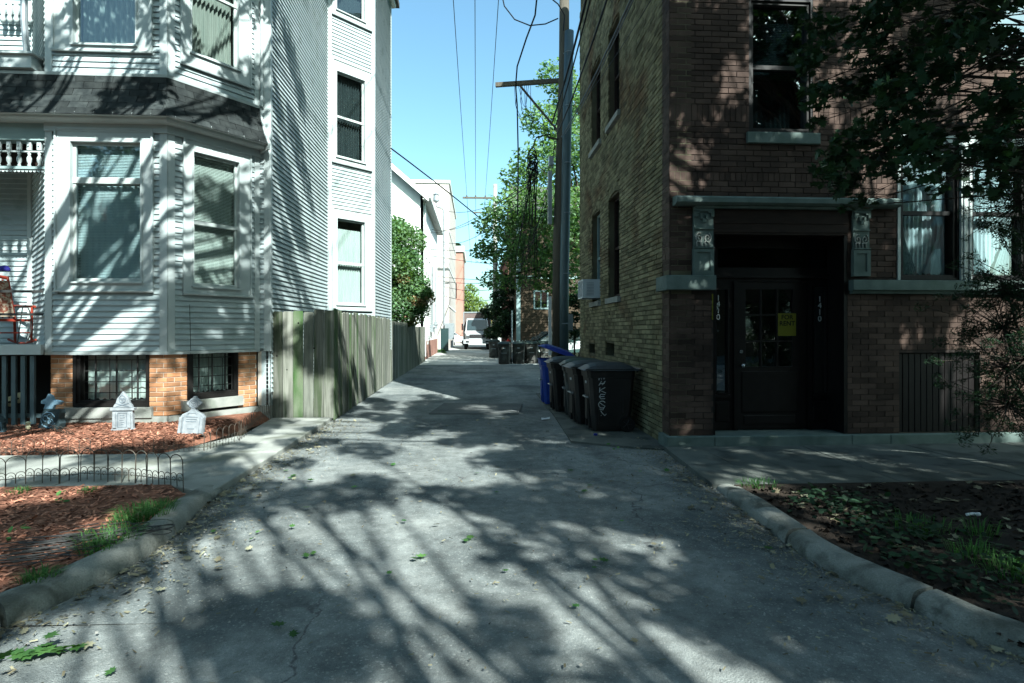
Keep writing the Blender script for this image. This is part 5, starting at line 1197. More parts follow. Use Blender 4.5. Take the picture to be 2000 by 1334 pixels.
m.add(V, [tuple(range(n)), tuple(range(n, 2*n))[::-1]]+[(i, n+i, n+(i+1) % n, (i+1) % n) for i in range(n)]); m.build('cab', 'truck_white', tk)
m = MB(); m.add([(-.86, -.055, 1.6), (.86, -.055, 1.6), (.80, .40, 2.44), (-.80, .40, 2.44)], [(0, 1, 2, 3)]); m.v = [(x, y-.05, z+.03) for x, y, z in m.v]; m.build('windshield', 'car_glass', tk)
m = MB(); m.box((-.62, -1.02, .98), (.62, -1.0, 1.25)); 
m.build('grille', 'dark_frame', tk); m = MB()
for i in range(4): m.box((-.6, -1.035, 1.0+.065*i), (.6, -1.02, 1.025+.065*i))
m.build('grille_bar', 'chrome', tk, kind='stuff')
m = MB(); m.box((-1.12, -1.15, .5), (1.12, -.95, .85)); m.build('bumper', 'truck_white', tk)
for s_ in (-1, 1):
    m = MB(); m.box((s_*.78-.13, -1.03, .95), (s_*.78+.13, -.99, 1.15)); m.build('headlight', 'chrome', tk); m = MB(); m.box((s_*.8-.12, -1.17, .6), (s_*.8+.12, -1.15, .72)); m.build('fog_light', 'dark_frame', tk)
    m = MB(); m.box((s_*1.25-.06, .0, 1.6), (s_*1.25+.06, .06, 2.15)); m.tube([(s_*.95, .05, 1.7), (s_*1.25, .03, 1.7)], .015, 4); m.build('mirror', 'dark_frame', tk)
vehicle_wheels(tk, [(-.95, 0), (.95, 0), (-.95, 5.8), (.95, 5.8)], .42, .26)
def sedan(name, label, loc, rz, mat):
    t = thing(name, label, 'car', loc, local=True, rz=rz)
    S = [(-2.2, .35), (-2.25, .65), (-2.1, .82), (-1.0, .95), (-.35, 1.38), (.9, 1.42), (1.55, 1.02), (2.15, .95), (2.25, .6), (2.2, .35)]; n = len(S); m = MB()
    rings = []
    for fx, zc in ((-.86, 1), (-.78, 1.02), (.78, 1.02), (.86, 1)):
        rings.append([(fx*(1 if z < .96 else .82), y, .35+(z-.35)*(.96 if abs(fx) > .8 else 1)) for y, z in S])
    V = [q for r_ in rings for q in r_]
    m.add(V, [tuple(range(n)), tuple(range(3*n, 4*n))[::-1]]+[(k*n+i, (k+1)*n+i, (k+1)*n+(i+1) % n, k*n+(i+1) % n) for k in range(3) for i in range(n)]); m.build('body', mat, t)
    for s_ in (-1, 1):
        m = MB(); m.add([(s_*.79, -.92, .98), (s_*.79, -.36, 1.32), (s_*.79, .85, 1.36), (s_*.79, 1.4, 1.02)], [(0, 1, 2, 3)]); m.build('side_window', 'car_glass', t)
        m = MB(); m.box((s_*.6-.15, -2.28, .62), (s_*.6+.15, -2.2, .76)); m.build('headlight', 'chrome', t)
    m = MB(); m.add([(-.7, -1.03, .975), (.7, -1.03, .975), (.62, -.38, 1.4), (-.62, -.38, 1.4)], [(0, 1, 2, 3)]); m.v = [(x, y-.02, z) for x, y, z in m.v]; m.build('windshield', 'car_glass', t)
    vehicle_wheels(t, [(-.8, -1.4), (.8, -1.4), (-.8, 1.35), (.8, 1.35)], .32, .2); return t
sedan('parked_car', 'white sedan seen side-on behind the box truck', (polex(893, 62)-.6, 62, 0), rad(90), 'truck_white')
sedan('parked_car', 'dark teal car nosing out behind the far row of refuse carts', (polex(1062, 30.5)+1.4, 31.2, 0), rad(-78), 'car_green')
bpy.data.objects['parked_car.001'].location = (4.6, 29.35, 0) if False else (3.9, 29.3, .15)

# ------------------------------------------------------------------ the row of houses across the street, behind the camera
def row_house(label, x0, x1, h, mat, seed):
    q = random.Random(seed); t = thing('row_house', label, 'house', ((x0+x1)/2, -17, 0), 'houses across the street behind the camera'); W = Wall((x1, -17), (x0, -17)); hs = []
    n = max(2, int((x1-x0)/1.9))
    for f in range(3):
        for i in range(n):
            u = W.L*(i+.5)/n; hs.append((u-.45, u+.45, 1.6+3.1*f, 3.4+3.1*f))
    m = backing(W, 0, W.L, 0, h, hs, -.3, 0); m.box((x0, -26, 0), (x1, -17.3, h)); m.build('wall', mat, t)
    m = MB(); m.wbox(W, -.1, W.L+.1, h-.35, h+.05, .001, .3); m.build('cornice', 'trim_shade', t)
    for a in hs: MB().wbox(W, a[0], a[1], a[2], a[3], -.2, -.15).build('window', 'glass_mirror', t); MB().wbox(W, a[0]-.08, a[1]+.08, a[2]-.12, a[2]-.002, -.1, .06).build('sill', 'stone', t)
x = -30
for i, (w_, h, mt, nm) in enumerate(((8, 10, 'far_dark_brick', 'dark brick row house, first from the west across the street'), (7, 9.2, 'far_siding', 'pale clapboard row house across the street'), (9, 11, 'far_brick', 'red brick row house across the street, left of the middle'), (7.5, 10, 'far_tan', 'tan brick row house straight across the street from the alley'), (8, 9.5, 'far_dark_brick', 'dark brick row house right of the tan one across the street'), (9, 10.5, 'brown_siding', 'brown clapboard row house across the street'), (8, 10, 'far_brick', 'red brick row house, last to the east across the street'))):
    row_house(nm, x, x+w_, h, mt, i); x += w_+.6
structure('sidewalk_across', MB().prism([(-60, -17), (60, -17), (60, -9), (-60, -9)], -.05, .1), 'old_concrete')
# ------------------------------------------------------------------ vegetation in view
def pcl(px, py, Y, r): x, z = FY(px, py, Y); return ((x, Y, z), r)
rr = random.Random(5)
cl_ = [pcl(1085, 150, 23.5, .9), pcl(1120, 190, 24, 1.1), pcl(1060, 235, 23, 1.0), pcl(1110, 280, 23, 1.5), pcl(1050, 320, 22.5, 1.2), pcl(1010, 350, 22.5, .8), pcl(1000, 410, 22, 1.2), pcl(1060, 410, 22, 1.5), pcl(1110, 420, 22.5, 1.5),
       pcl(965, 440, 22, .85), pcl(985, 485, 21.5, 1.05), pcl(945, 492, 21.5, .55), pcl(1040, 490, 22, 1.3), pcl(1105, 510, 22.5, 1.3), pcl(960, 545, 21.5, .55), pcl(1000, 545, 22, .7), pcl(1150, 330, 25, 2.2), pcl(1170, 450, 25, 2.2), pcl(1060, 550, 23, .7), pcl(1110, 570, 24, .8), pcl(1150, 220, 26, 1.8)]
tree('alley_tree', 'big light green tree leaning over the alley behind the near utility pole', (5.0, 25, 0), (4.4, 24.2, 6.5), .28, cl_, 900, .16, 'leaf_sun', 4)
cl_ = [pcl(785, 470, 23.5, 1.0), pcl(770, 520, 23, 1.2), pcl(800, 560, 23, .85), pcl(825, 575, 22.5, .45), pcl(780, 600, 23, 1.2), pcl(760, 450, 24, .9), pcl(795, 505, 23.5, .6), pcl(818, 600, 22.6, .4), pcl(760, 560, 24, 1.3)]
tree('yard_tree', 'bright green tree filling the yard in front of the white gabled house', (-4.8, 24, 0), (-4.6, 24, 3.2), .12, cl_, 2600, .12, 'leaf_sun', 8)
# pinkish late blossom on the yard tree's alley side
def loose(name, label, cat, clumps, per, size, mat, seed, base, top, r0=.06):
    rng_ = np.random.RandomState(seed); t = thing(name, label, cat, base); m = MB(); b = Vector(base)
    m.tube([b, b.lerp(Vector(top), .5), Vector(top)], [r0*1.3, r0, r0*.5], 7)
    for c, r in clumps: m.tube([b.lerp(Vector(top), .35), (Vector(c)+b.lerp(Vector(top), .5))/2, Vector(c)], [r0*.6, r0*.4, r0*.15], 5)
    m.build('trunk', 'bark', t, smooth=True); cen = blob(rng_, clumps, per, np.mean([r for _, r in clumps])); V, Fc, tt = leaves(cen, size, QUAD, rng_); npmesh('crown', V, Fc, mat, tt, t); return t
yt = bpy.data.objects['yard_tree']; rn = np.random.RandomState(6); cb_ = blob(rn, [pcl(812, 590, 22.4, .42), pcl(835, 585, 22.4, .3), pcl(800, 625, 22.6, .35), pcl(785, 545, 22.4, .3)], 260, .35); V, Fc, tt = leaves(cb_, .1, QUAD, rn); npmesh('blossom', V, Fc, 'leaf_pink', tt, yt)
tree('far_tree', 'yellow-green tree closing the end of the alley behind the truck', (polex(918, 82), 82, 0), (polex(918, 82), 82, 4), .3,
     [pcl(905, 590, 82, 2.3), pcl(925, 600, 82, 2.2), pcl(915, 570, 83, 1.6), pcl(900, 625, 81, 2.6), pcl(930, 630, 81, 2.2), pcl(890, 610, 82, 2)], 900, .34, 'leaf_yellow', 12)
tree('far_tree', 'reddish bushy tree just above the box truck', (polex(940, 70), 70, 0), (polex(940, 70), 70, 2.5), .2, [pcl(935, 625, 70, 1.2), pcl(948, 615, 70, 1.1), pcl(955, 635, 70, 1.3)], 500, .28, 'leaf_pink', 13)
loose('tall_bush', 'dark green bush wrapped round the far utility pole', 'bush', [pcl(985, 600, 35, .9), pcl(960, 610, 37, .75), pcl(995, 560, 34, .8), pcl(985, 640, 35, .9), pcl(1000, 625, 34, .9), pcl(975, 580, 36, .6), pcl(960, 650, 37, .6)], 1200, .15, 'leaf_dark', 14, (polex(990, 35), 35, 0), (polex(990, 35), 35, 2.8))
loose('climbing_plant', 'dark leafy plant growing between the near pole and the brick building', 'plant', [pcl(1122, 620, 19, .3), pcl(1120, 650, 18.5, .3), pcl(1126, 590, 20, .4)], 400, .1, 'leaf_dark', 15, (polex(1122, 18.5), 18.5, 0), (polex(1122, 18.5), 18.5, 1.8), .03)
loose('roof_shrub', 'small shrub growing on the roof of the red brick block', 'shrub', [pcl(893, 480, 73, .5), pcl(887, 482, 73, .4), pcl(898, 483, 73, .35)], 300, .2, 'leaf_dark', 16, (polex(892, 73), 73, 11), (polex(892, 73), 73, 11.8), .03)
loose('weed_clump', 'green weeds at the foot of the mast beside the tan block', 'weeds', [pcl(862, 688, 42, .35), pcl(868, 692, 41, .25)], 300, .1, 'leaf_weed', 17, (polex(862, 42), 42, 0), (polex(862, 42), 42, .3), .02)
# maple whose leaves hang into the top right of the frame
ccl = []
rq = random.Random(9)
cen_ = [(1700, 60, 5.6), (1790, 40, 5.2), (1880, 80, 5.0), (1960, 130, 4.8), (1640, 130, 5.9), (1720, 170, 5.6), (1810, 170, 5.2), (1900, 220, 5.0), (1980, 260, 4.9), (1660, 230, 5.7), (1740, 270, 5.5), (1690, 330, 5.6), (1640, 310, 5.7),
        (1830, 290, 5.1), (1620, 60, 5.9), (1860, -60, 5), (1980, -20, 4.6), (1740, -50, 5.2), (1930, 330, 5)]
for (px, py, Y) in cen_:
    for k in range(4): ccl.append(pcl(px+rq.uniform(-70, 70), py+rq.uniform(-55, 45), Y+rq.uniform(-.7, .5), rq.uniform(.12, .24)))
for (px, py, Y, r) in ((1760, 350, 5.4, .1), (1830, 372, 4.8, .09), (1590, 240, 5.9, .1), (1610, 335, 5.8, .1), (1680, 390, 5.7, .1), (1575, 170, 6, .08), (1700, 400, 5.6, .08), (1650, 405, 5.7, .07)): ccl.append(pcl(px, py, Y, r))
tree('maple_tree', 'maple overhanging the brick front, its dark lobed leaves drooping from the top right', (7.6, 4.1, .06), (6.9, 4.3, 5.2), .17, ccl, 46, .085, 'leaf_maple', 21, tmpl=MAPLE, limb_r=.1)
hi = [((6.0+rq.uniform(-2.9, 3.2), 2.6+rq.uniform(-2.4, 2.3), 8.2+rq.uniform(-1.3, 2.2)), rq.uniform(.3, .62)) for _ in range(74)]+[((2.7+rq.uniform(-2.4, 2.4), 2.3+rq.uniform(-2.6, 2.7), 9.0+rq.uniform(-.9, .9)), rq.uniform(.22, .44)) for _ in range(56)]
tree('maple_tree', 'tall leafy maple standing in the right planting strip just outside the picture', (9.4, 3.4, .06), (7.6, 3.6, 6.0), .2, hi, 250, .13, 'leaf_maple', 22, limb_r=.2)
# feathery shrub in front of the brick wall, right edge
fr_ = [pcl(1965, 560, 5.8, .3), pcl(1960, 640, 5.8, .42), pcl(1965, 720, 5.8, .36), pcl(1970, 790, 5.8, .4), pcl(1990, 400, 5.6, .35), pcl(2010, 560, 5.5, .5), pcl(2010, 700, 5.5, .5), pcl(1985, 330, 5.5, .28)]
t = thing('evergreen_shrub', 'dark feathery evergreen shrub against the brick wall at the right edge', 'shrub', (*G(2030, 905, .06), .05)); rn = np.random.RandomState(31)
m = MB(); bq = Vector((*G(2030, 905, .06), .05)); sub = []
for c, r in fr_:
    m.tube([bq, (bq+Vector(c))/2+Vector((.05, 0, .15)), Vector(c)], [.03, .02, .008], 5)
    for k in range(55):
        q = rn.normal(0, .62, 3)*r; e_ = Vector(c)+Vector(q); sub.append((tuple(e_), rn.uniform(.05, .11))); m.tube([Vector(c), e_], [.006, .003], 3, cap=False)
m.build('trunk', 'bark', t)
cen = blob(rn, sub, 60, .08); V, Fc, tt = leaves(cen, .05, np.array([(0, -.5, 0), (.1, 0, .02), (0, .55, 0), (-.1, 0, .02)]), rn); npmesh('crown', V, Fc, 'leaf_dark', tt, t)
# off-frame street trees whose shade dapples the place
def street_tree(label, base, top, cen, rad_, n, seed, per=330, ls=.15, rmin=.45, rmax=.95):
    q = random.Random(seed); cs = []
    while len(cs) < n:
        p = [q.uniform(-1, 1) for _ in range(3)]
        if sum(a*a for a in p) > 1: continue
        cs.append(((cen[0]+p[0]*rad_[0], cen[1]+p[1]*rad_[1], cen[2]+p[2]*rad_[2]), q.uniform(rmin, rmax)))
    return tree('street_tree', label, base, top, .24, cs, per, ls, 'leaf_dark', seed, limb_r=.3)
street_tree('leafy street tree left of the camera whose shade dapples the clapboard house', (-7.0, 3.2, .05), (-5.2, 2.9, 5.5), (-2.7, 4.0, 9.8), (5.2, 4.6, 1.9), 60, 41, 170, .14, .24, .56)
street_tree('leafy street tree across the street behind the camera', (5.2, -8.6, 0), (4.6, -7.4, 6.0), (3.0, -3.9, 8.8), (4.4, 4.5, 2.0), 57, 42, 180, .14, .24, .54)
street_tree('second leafy street tree across the street behind the camera', (-3.4, -9.4, 0), (-2.2, -8.2, 6.2), (-.4, -5.2, 10.0), (3.6, 3.0, 1.8), 36, 43, 170, .14, .22, .5)
street_tree('broad leafy street tree across the street right of the camera', (13.5, -8.6, 0), (11.5, -6.5, 5.5), (8.8, -3.2, 8.4), (4.6, 3.6, 2.4), 150, 44, 190, .15, .3, .62)
for i, (x, h, lb) in enumerate(((-19, 12, 'unseen street tree added to block sky light, farthest west across the street'), (-11.5, 13, 'unseen street tree added to block sky light, before the clapboard row house'), (11, 12.5, 'unseen street tree added to block sky light, before the brown row house'), (19, 12, 'unseen street tree added to block sky light, farthest east across the street'), (4, 11.5, 'unseen street tree added to block sky light, straight across from the alley'), (-4, 12, 'unseen street tree added to block sky light, beside the tan row house'))):
    street_tree(lb, (x, -12.5, 0), (x, -12.5, 4.5), (x, -13, h-5), (3.9, 2.2, 4.6), 60, 60+i, 110, .34, .7, 1.2)  # unseen row, added only to keep sky light off the brick front
# weeds and tufts
def tuft(label, c, n, h, sp, mat='leaf_weed', w_=.0032, seed=0):
    rn = np.random.RandomState(seed); V = []; Fs = []; T = []
    for i in range(int(n*1.5)):
        a = rn.uniform(0, 6.28); r = sp*rn.uniform(0, 1)**.7; x, y = c[0]+r*math.cos(a), c[1]+r*math.sin(a); d = Vector((math.cos(a+rn.normal(0, .6)), math.sin(a+rn.normal(0, .6)), 0)); hh = h*rn.uniform(.5, 1.1); s = Vector((-d.y, d.x, 0))*w_; b = len(V)
        p0 = Vector((x, y, c[2])); p1 = p0+d*hh*.25+Vector((0, 0, hh*.7)); p2 = p0+d*hh*.8+Vector((0, 0, hh*.75))
        V += [tuple(p0-s), tuple(p0+s), tuple(p1+s*.8), tuple(p1-s*.8), tuple(p2)]; Fs += [(b, b+1, b+2, b+3), (b+3, b+2, b+4)]; T += [rn.uniform()]*5
    m = MB(); m.v, m.f, m.t = V, Fs, T; return m.build('grass_tuft', mat, None, kind='stuff', label=label)
for i, (px, py, n, h, sp) in enumerate(((285, 1010, 230, .13, .2), (250, 1025, 110, .1, .12), (215, 1060, 200, .11, .2), (190, 1080, 90, .1, .12), (80, 1138, 110, .10, .1), (325, 990, 70, .08, .1), (40, 962, 60, .06, .1), (175, 960, 50, .05, .1))):
    tuft('bright green grass tuft growing in the street-side mulch', (*G(px, py, .09), .09), n, h, sp, seed=i+50)
for i, (px, py, n, h, sp) in enumerate(((1900, 1085, 60, .13, .15), (1915, 1045, 40, .15, .12), (1790, 1030, 90, .1, .25), (1480, 948, 90, .06, .2), (1980, 1120, 140, .1, .2))):
    tuft('dark green grass tuft in the right planting strip', (*G(px, py, .07), .07), n, h, sp, seed=i+70)
def weed(label, spots, n, size, sp, seed, z=.07, h=.12):
    rn = np.random.RandomState(seed); C = []
    for px, py in spots:
        x, y = G(px, py, z); q = rn.normal(0, sp, (n, 2)); C.append(np.column_stack([x+q[:, 0], y+q[:, 1], z+rn.uniform(.01, h, n)]))
    V, Fc, tt = leaves(np.vstack(C), size, np.array([(0, -.5, 0), (.28, -.2, .03), (.3, .2, .03), (0, .55, 0), (-.3, .2, .03), (-.28, -.2, .03)]), rn, .6); return npmesh('weeds', V, Fc, 'leaf_dark' if 'right' in label else 'leaf_weed', tt, kind='stuff', label=label)
weed('broad-leaved weeds along the right curb', [(1580, 990), (1640, 1010), (1700, 1040), (1740, 1060), (1800, 1050), (1760, 1100), (1820, 1120), (1700, 1000), (1620, 985)], 60, .055, .12, 80)
weed('low plants among the soil at the right edge', [(1900, 1150), (1985, 1130), (1940, 1170), (1990, 1100)], 44, .045, .12, 81)
weed('small weeds sprouting beside the cracked curb', [(250, 1020), (120, 985), (45, 1060), (1205+0, 880)], 8, .05, .05, 82)
# broken maple sprig on the asphalt
rn = np.random.RandomState(5); x, y = G(55, 1290); cs = np.array([(x-.13+i*.032, y-.03+i*.011+rn.normal(0, .012), .02+.02*rn.uniform()) for i in range(11)]+[(x+.05, y+.05, .05), (x+.05, y+.08, .08), (x+.04, y+.02, .04)])
V, Fc, tt = leaves(cs, .085, MAPLE, rn, .75); npmesh('leafy_sprig', V, Fc, 'leaf_weed', tt, label='broken green leafy sprig lying on the asphalt at the lower left', cat='sprig')
# ------------------------------------------------------------------ small things in the left yard
def edging(label, pts, hoop_w, h, small=True, group=None, r=.0048, lean=0.0, mat='rust_wire'):
    """wire hoop edging following the points"""
    t = thing('garden_edging', label, 'edging fence', (*pts[0], 0), group); m = MB(); P = [Vector((a, b, 0)) for a, b in pts]
    tot = sum((P[i+1]-P[i]).length for i in range(len(P)-1)); n = max(1, round(tot/hoop_w))
    def at(s):
        for i in range(len(P)-1):
            l = (P[i+1]-P[i]).length
            if s <= l+1e-6: return P[i].lerp(P[i+1], s/l), (P[i+1]-P[i]).normalized()
            s -= l
        return P[-1], (P[-1]-P[-2]).normalized()
    w_ = tot/n; sc_ = MB()
    for k in range(n):
        c, d = at(w_*(k+.5)); z = gz_(c); hw = w_*.5; nn = Vector((-d.y, d.x, 0)); top = h-hw*.9; tl = random.uniform(-.04, .04)+lean
        def q(u, zz): return c+d*u+nn*tl*zz+Vector((0, 0, z+zz))
        m.tube([q(-hw, -.05), q(-hw, top)]+[q(-hw*math.cos(a), top+hw*.9*math.sin(a)) for a in np.linspace(.3, math.pi-.3, 9)]+[q(hw, top), q(hw, -.05)], r, 4)
        if small:
            for s_ in (-.5, .5):
                hs = hw*.48; ts = h*.42
                sc_.tube([q(hw*s_-hs, 0), q(hw*s_-hs, ts-hs)]+[q(hw*s_-hs*math.cos(a), ts-hs+hs*math.sin(a)) for a in np.linspace(.3, math.pi-.3, 7)]+[q(hw*s_+hs, ts-hs), q(hw*s_+hs, 0)], r*.75, 4)
                sc_.tube([q(hw*s_+.02*math.cos(a)*s_*2, ts*.55+.02*math.sin(a)) for a in np.linspace(0, 4.6, 8)], r*.6, 3)
        sc_.tube([q(-hw, h*.2), q(hw, h*.2)], r*.7, 4)
    m.build('hoop', mat, t, kind='stuff'); sc_.build('scroll', mat, t, kind='stuff'); return t
def gz_(c): return .09 if c.y < 6.5 else bedz(c.x, c.y)-.02
def L2(*pp, z=.09): return [G(a, b, z) for a, b in pp]
edging('six-hoop black wire edging panel at the right end of the front mulch bed', L2((358, 951), (258, 940), (157, 936)), .155, .31)
edging('three-hoop black wire edging panel in the middle of the front mulch edge', L2((153, 938), (100, 940), (50, 940)), .16, .30)
edging('black wire edging panel at the left edge of the front mulch bed', L2((50, 942), (20, 946), (-60, 950)), .16, .27)
edging('rusty wire edging running round the corner of the rear mulch bed', L2((528, 822), (500, 838), (465, 858), (400, 876), (300, 880), z=.1), .115, .22, r=.003, group=None)
edging('rusty wire edging along the rear mulch bed by the tombstones', L2((300, 880), (200, 880), (100, 882), (0, 884), z=.1), .13, .20, r=.003)
edging('bent wire edging fallen sideways beside the dark tombstone', L2((150, 850), (110, 845), (20, 850), z=.14), .13, .14, r=.003, lean=.8)
# heap of spare edging flat on the mulch
t = MB(); rn = np.random.RandomState(77)
for i in range(46):
    px = rn.uniform(0, 200) if i < 34 else rn.uniform(170, 290); py = 1105-px*.28+rn.uniform(-25, 25) if i < 34 else rn.uniform(1035, 1062)
    x, y = G(px, py, .11); a = rn.normal(.25, .35); L_n = rn.uniform(.2, .5); d = Vector((math.cos(a), math.sin(a), 0)); nn = Vector((-d.y, d.x, 0)); z = .105+rn.uniform(0, .04); c = Vector((x, y, z))
    t.tube([c-d*L_n/2, c+d*L_n*.3]+[c+d*(L_n*.3+.05*math.sin(b))+nn*(.05-.05*math.cos(b)) for b in np.linspace(.4, 2.8, 6)]+[c+nn*.1-d*L_n/2], .0035, 4)
t.build('edging_heap', 'iron', None, label='tangled heap of spare black wire edging lying on the front mulch', cat='wire heap', kind='thing')
# tombstones made of painted foam
def outline_obj(name, W, pts, o0, o1, mat, parent, bevel=.008):
    c = Vector((sum(p[0] for p in pts)/len(pts), sum(p[1] for p in pts)/len(pts))); n = len(pts); ip = [tuple(Vector(p)+(c-Vector(p)).normalized()*bevel) for p in pts]; m = MB()
    m.add([W.pt(u, z, o0) for u, z in pts]+[W.pt(u, z, o1-bevel) for u, z in pts]+[W.pt(u, z, o1) for u, z in ip], [tuple(range(n))[::-1], tuple(range(2*n, 3*n))]+[(i, (i+1) % n, n+(i+1) % n, n+i) for i in range(n)]+[(n+i, n+(i+1) % n, 2*n+(i+1) % n, 2*n+i) for i in range(n)])
    return m.build(name, mat, parent)
def relief(W, lines, o, r, mat, parent, name='carving'):
    m = MB()
    for ln in lines: m.tube([W.pt(u, z, o) for u, z in ln], r, 4)
    return m.build(name, mat, parent)
def circ(cu, cz, r, a0=0, a1=2*math.pi, n=14, sq=1): return [(cu+r*math.cos(a), cz+r*sq*math.sin(a)) for a in np.linspace(a0, a1, n)]
# 1: pedimented stone with skull crest
x1_, y1_ = G(240, 836, .2); W = Wall((x1_-.2, y1_), (x1_+.2, y1_+.02)); z0 = bedz(x1_, y1_)-.02
t1 = thing('tombstone', 'pale foam tombstone with a pointed skull crest below the basement window', 'tombstone', (x1_, y1_, z0))
c = .2
outline_obj('slab', W, [(c-.155, z0), (c+.155, z0), (c+.155, z0+.035), (c+.14, z0+.04), (c+.135, z0+.30), (c-.135, z0+.30), (c-.14, z0+.04), (c-.155, z0+.035)], -.03, .03, 'foam_grey', t1)
outline_obj('cornice', W, [(c-.16, z0+.30), (c+.16, z0+.30), (c+.165, z0+.335), (c-.165, z0+.335)], -.035, .045, 'foam_grey', t1)
outline_obj('crest', W, [(c-.13, z0+.336), (c+.13, z0+.336), (c+.12, z0+.37), (c+.095, z0+.40), (c+.075, z0+.47), (c+.045, z0+.505), (c+.015, z0+.55), (c, z0+.57), (c-.015, z0+.55), (c-.045, z0+.505), (c-.075, z0+.47), (c-.095, z0+.40), (c-.12, z0+.37)], -.025, .025, 'foam_grey', t1)
for s_ in (-1, 1): outline_obj('pilaster', W, [(c+s_*.10-.022, z0+.045), (c+s_*.10+.022, z0+.045), (c+s_*.10+.018, z0+.27), (c+s_*.10-.018, z0+.27)], .03, .046, 'foam_grey', t1)
relief(W, [circ(c, z0+.455, .042, sq=1.3), circ(c-.017, z0+.46, .011), circ(c+.017, z0+.46, .011), [(c-.006, z0+.435), (c, z0+.447), (c+.006, z0+.435)], [(c-.02, z0+.42), (c+.02, z0+.42)], [(c-.09, z0+.35), (c+.09, z0+.40)], [(c+.09, z0+.35), (c-.09, z0+.40)]], .026, .005, 'foam_line', t1)
relief(W, [[(c-.06, z0+.06), (c+.06, z0+.06), (c+.06, z0+.26), (c-.06, z0+.26), (c-.06, z0+.06)], [(c-.03, z0+.225), (c+.03, z0+.225)], [(c-.025, z0+.19), (c+.035, z0+.195)], [(c-.035, z0+.16), (c+.02, z0+.16)], [(c-.02, z0+.13), (c+.03, z0+.13)], [(c-.015, z0+.1), (c+.02, z0+.095)], [(c-.13, z0+.285), (c+.13, z0+.285)], [(c-.11, z0+.22), (c-.09, z0+.25)], [(c+.11, z0+.22), (c+.09, z0+.25)], [(c-.105, z0+.2), (c-.105, z0+.07)], [(c+.105, z0+.2), (c+.105, z0+.07)]], .031, .004, 'foam_line', t1)
# 2: round-headed stone with celtic rosette, leaning a little
x2_, y2_ = G(373, 842, .18); W = Wall((x2_-.2, y2_), (x2_+.2, y2_-.01)); z0 = bedz(x2_, y2_)-.02
t2 = thing('tombstone', 'pale foam tombstone topped by a round skull rosette, leaning slightly by the brick pier', 'tombstone', (x2_, y2_, z0))
tl = lambda pts: [(u+.12*(z-z0), z-.03*(u-c)) for u, z in pts]
outline_obj('slab', W, tl([(c-.17, z0), (c+.17, z0), (c+.165, z0+.25), (c+.14, z0+.29), (c+.06, z0+.33), (c+.03, z0+.36), (c-.03, z0+.36), (c-.06, z0+.33), (c-.14, z0+.29), (c-.165, z0+.25)]), -.03, .03, 'foam_grey', t2)
outline_obj('rosette', W, tl([(c+(.078+.024*max(0, math.cos(4*a)))*math.cos(a), z0+.445+(.078+.024*max(0, math.cos(4*a)))*math.sin(a)) for a in np.linspace(0, 2*math.pi, 49)[:-1]]), -.02, .028, 'foam_grey', t2)
for s_ in (-1, 1): outline_obj('column', W, tl([(c+s_*.145-.022, z0+.02), (c+s_*.145+.022, z0+.02), (c+s_*.145+.018, z0+.25), (c+s_*.145-.018, z0+.25)]), .03, .05, 'foam_grey', t2)
relief(W, [tl(circ(c, z0+.44, .058)), tl(circ(c, z0+.44, .036)), tl(circ(c-.01, z0+.445, .006, n=7)), tl(circ(c+.01, z0+.445, .006, n=7)), tl([(c-.01, z0+.425), (c+.01, z0+.425)]), tl([(c-.06, z0+.29), (c-.045, z0+.31), (c+.045, z0+.31), (c+.06, z0+.29)]), tl([(c-.08, z0+.255), (c+.08, z0+.255)]), tl([(c-.07, z0+.22), (c+.07, z0+.225)]), tl([(c-.075, z0+.19), (c+.06, z0+.19)]), tl([(c-.05, z0+.09), (c+.05, z0+.09)]), tl([(c-.115, z0+.03), (c-.115, z0+.25)]), tl([(c+.115, z0+.03), (c+.115, z0+.25)])], .032, .004, 'foam_line', t2)
# 3: dark stone with crossbones ornament
x3_, y3_ = G(104, 834, .2); W = Wall((x3_-.22, y3_+.05), (x3_+.2, y3_-.02)); z0 = bedz(x3_, y3_)-.02
t3_ = thing('tombstone', 'dark blue-black foam tombstone with a winged ornament by the porch slats', 'tombstone', (x3_, y3_, z0))
outline_obj('slab', W, [(c-.20, z0), (c+.14, z0), (c+.17, z0+.10), (c+.145, z0+.16), (c+.16, z0+.24), (c+.15, z0+.30), (c-.10, z0+.30), (c-.13, z0+.2)], -.05, .05, 'foam_dark', t3_)
outline_obj('ornament', W, [(c-.12, z0+.302), (c+.02, z0+.302), (c+.05, z0+.36), (c+.14, z0+.37), (c+.18, z0+.41), (c+.10, z0+.43), (c+.03, z0+.44), (c+.0, z0+.50), (c-.05, z0+.52), (c-.08, z0+.46), (c-.16, z0+.42), (c-.16, z0+.38), (c-.09, z0+.37)], -.02, .03, 'foam_blue', t3_)
relief(W, [circ(c-.02, z0+.15, .115, .4, 5.9, 9), circ(c-.06, z0+.17, .04, 0, 5), circ(c+.02, z0+.12, .04, 2, 7.6), circ(c+.0, z0+.2, .03, 1, 5), [(c-.12, z0+.08), (c-.02, z0+.04), (c+.06, z0+.06)], circ(c+.01, z0+.12, .015)], .052, .008, 'foam_blue', t3_)
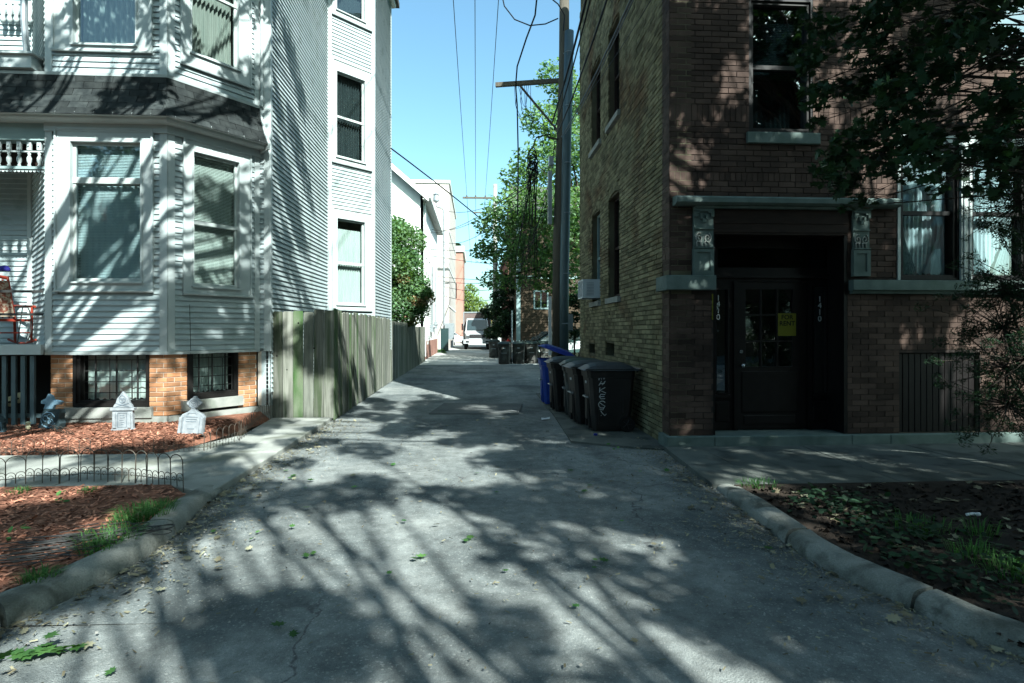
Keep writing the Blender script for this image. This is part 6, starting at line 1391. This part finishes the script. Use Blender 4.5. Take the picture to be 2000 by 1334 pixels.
# 4: partly seen at the left edge
x4_, y4_ = G(2, 840, .2); W = Wall((x4_-.2, y4_), (x4_+.2, y4_)); z0 = bedz(x4_, y4_)-.02
t4_ = thing('tombstone', 'small dark foam tombstone cut off by the left picture edge', 'tombstone', (x4_, y4_, z0)); outline_obj('slab', W, [(c-.1, z0), (c+.06, z0), (c+.06, z0+.03), (c+.045, z0+.14), (c+.06, z0+.15), (c+.04, z0+.2), (c, z0+.24), (c-.06, z0+.2), (c-.09, z0+.1)], -.03, .03, 'foam_dark', t4_)
relief(W, [[(c-.04, z0+.05), (c-.04, z0+.15), (c+.02, z0+.16), (c+.03, z0+.05)], [(c-.06, z0+.03), (c+.05, z0+.03)]], .032, .006, 'foam_blue', t4_)
# skulls hanging behind the slats
for px, py, s_ in ((22, 785, 1), (38, 778, .9)):
    x, z = FY(px, py, 9.3); t = thing('toy_skull', ('yellowish' if s_ == 1 else 'greenish')+' plastic skull behind the porch slats', 'skull', (x, 9.3, z)); m = MB(); m.lathe((x, 9.3, z), [(.02, -.07), (.05, -.06), (.055, -.03), (.075, .01), (.07, .05), (.04, .08), (.01, .09)], 12); m.build('cranium', 'bone', t, smooth=True)
    m = MB()
    for e in (-.028, .028): m.lathe((x+e, 9.225, z+.005), [(.016, -.01), (.016, .01)], 8, 'y')
    m.build('eye_socket', 'dark_frame', t)
m = MB(); x, y = G(55, 838, .2); m.lathe((x, y, .2), [(.02, 0), (.035, .03), (.02, .06), (.035, .09), (.01, .11)], 8); m.build('bone', 'bone', None, label='small pale plastic bone standing below the porch slats', cat='decoration')
# rocking chair on the porch
rx_, ryy = FY(10, 600, 9.75)[0], 9.75
ch = thing('rocking_chair', 'red wooden rocking chair with a patterned cushion on the porch', 'rocking chair', (rx_, ryy, 1.36), local=True, rz=rad(62))
Wc = Wall((0, 0), (1, 0))
def bar(nm, pts, r, mat='red_paint', n=6): m = MB(); m.tube(pts, r, n); return m.build(nm, mat, ch)
for s_ in (-.25, .25):
    bar('rocker', [(s_, -.35+.1*i, .03+.06*((i-4)/4)**2) for i in range(9)], .018)
    bar('front_leg', [(s_, -.22, .04), (s_, -.24, .62)], .018); bar('rear_post', [(s_*.95, .22, .05), (s_*.95, .24, .42), (s_*.9, .42, 1.12)], .02)
    bar('armrest', [(s_*1.05, -.3, .62), (s_*1.05, .28, .64)], .022)
m = MB(); m.box((-.25, -.24, .38), (.25, .24, .42)); m.build('seat', 'red_paint', ch)
m = MB(); m.add([(-.21, .26, .46), (.21, .26, .46), (.19, .41, 1.05), (-.19, .41, 1.05), (-.21, .18, .46), (.21, .18, .46), (.19, .33, 1.05), (-.19, .33, 1.05)], [(0,1,2,3),(7,6,5,4),(0,4,5,1),(3,2,6,7),(1,5,6,2),(0,3,7,4)]); m.build('cushion', 'cushion', ch)
for i in range(5): x = -.18+.09*i; bar('back_slat', [(x, .27, .44), (x*.9, .44, 1.08)], .012)
bar('top_rail', [(-.24, .43, 1.1), (0, .45, 1.14), (.24, .43, 1.1)], .03)
bar('stretcher', [(-.25, -.22, .2), (.25, -.22, .2)], .012)
x, z = FY(9, 523, 9.75); m = MB(); m.lathe((x, 9.75, z-.05), [(.07, 0), (.075, .02), (.065, .055), (.04, .08), (.01, .09)], 14); m.box((x-.07, 9.6, z-.05), (x+.07, 9.7, z-.035)); m.build('cap', 'cap_blue', None, smooth=False, label='dark blue cap resting on top of the rocking chair', cat='cap')
# small plant stand hooks on the porch
m = MB(); x = FY(47, 600, 9.6)[0]; m.tube([(x+.11*math.cos(a), 9.6, 1.7+.3*math.sin(a)) for a in np.linspace(-1.4, 1.4, 10)], .008, 5); m.tube([(x-.12, 9.6, 1.98), (x+.12, 9.6, 1.98)], .01, 5); m.tube([(x-.1, 9.6, 1.38), (x-.02, 9.6, 1.98)], .008, 5); m.build('plant_stand', 'iron', None, label='curved black iron plant stand beside the rocking chair', cat='stand')
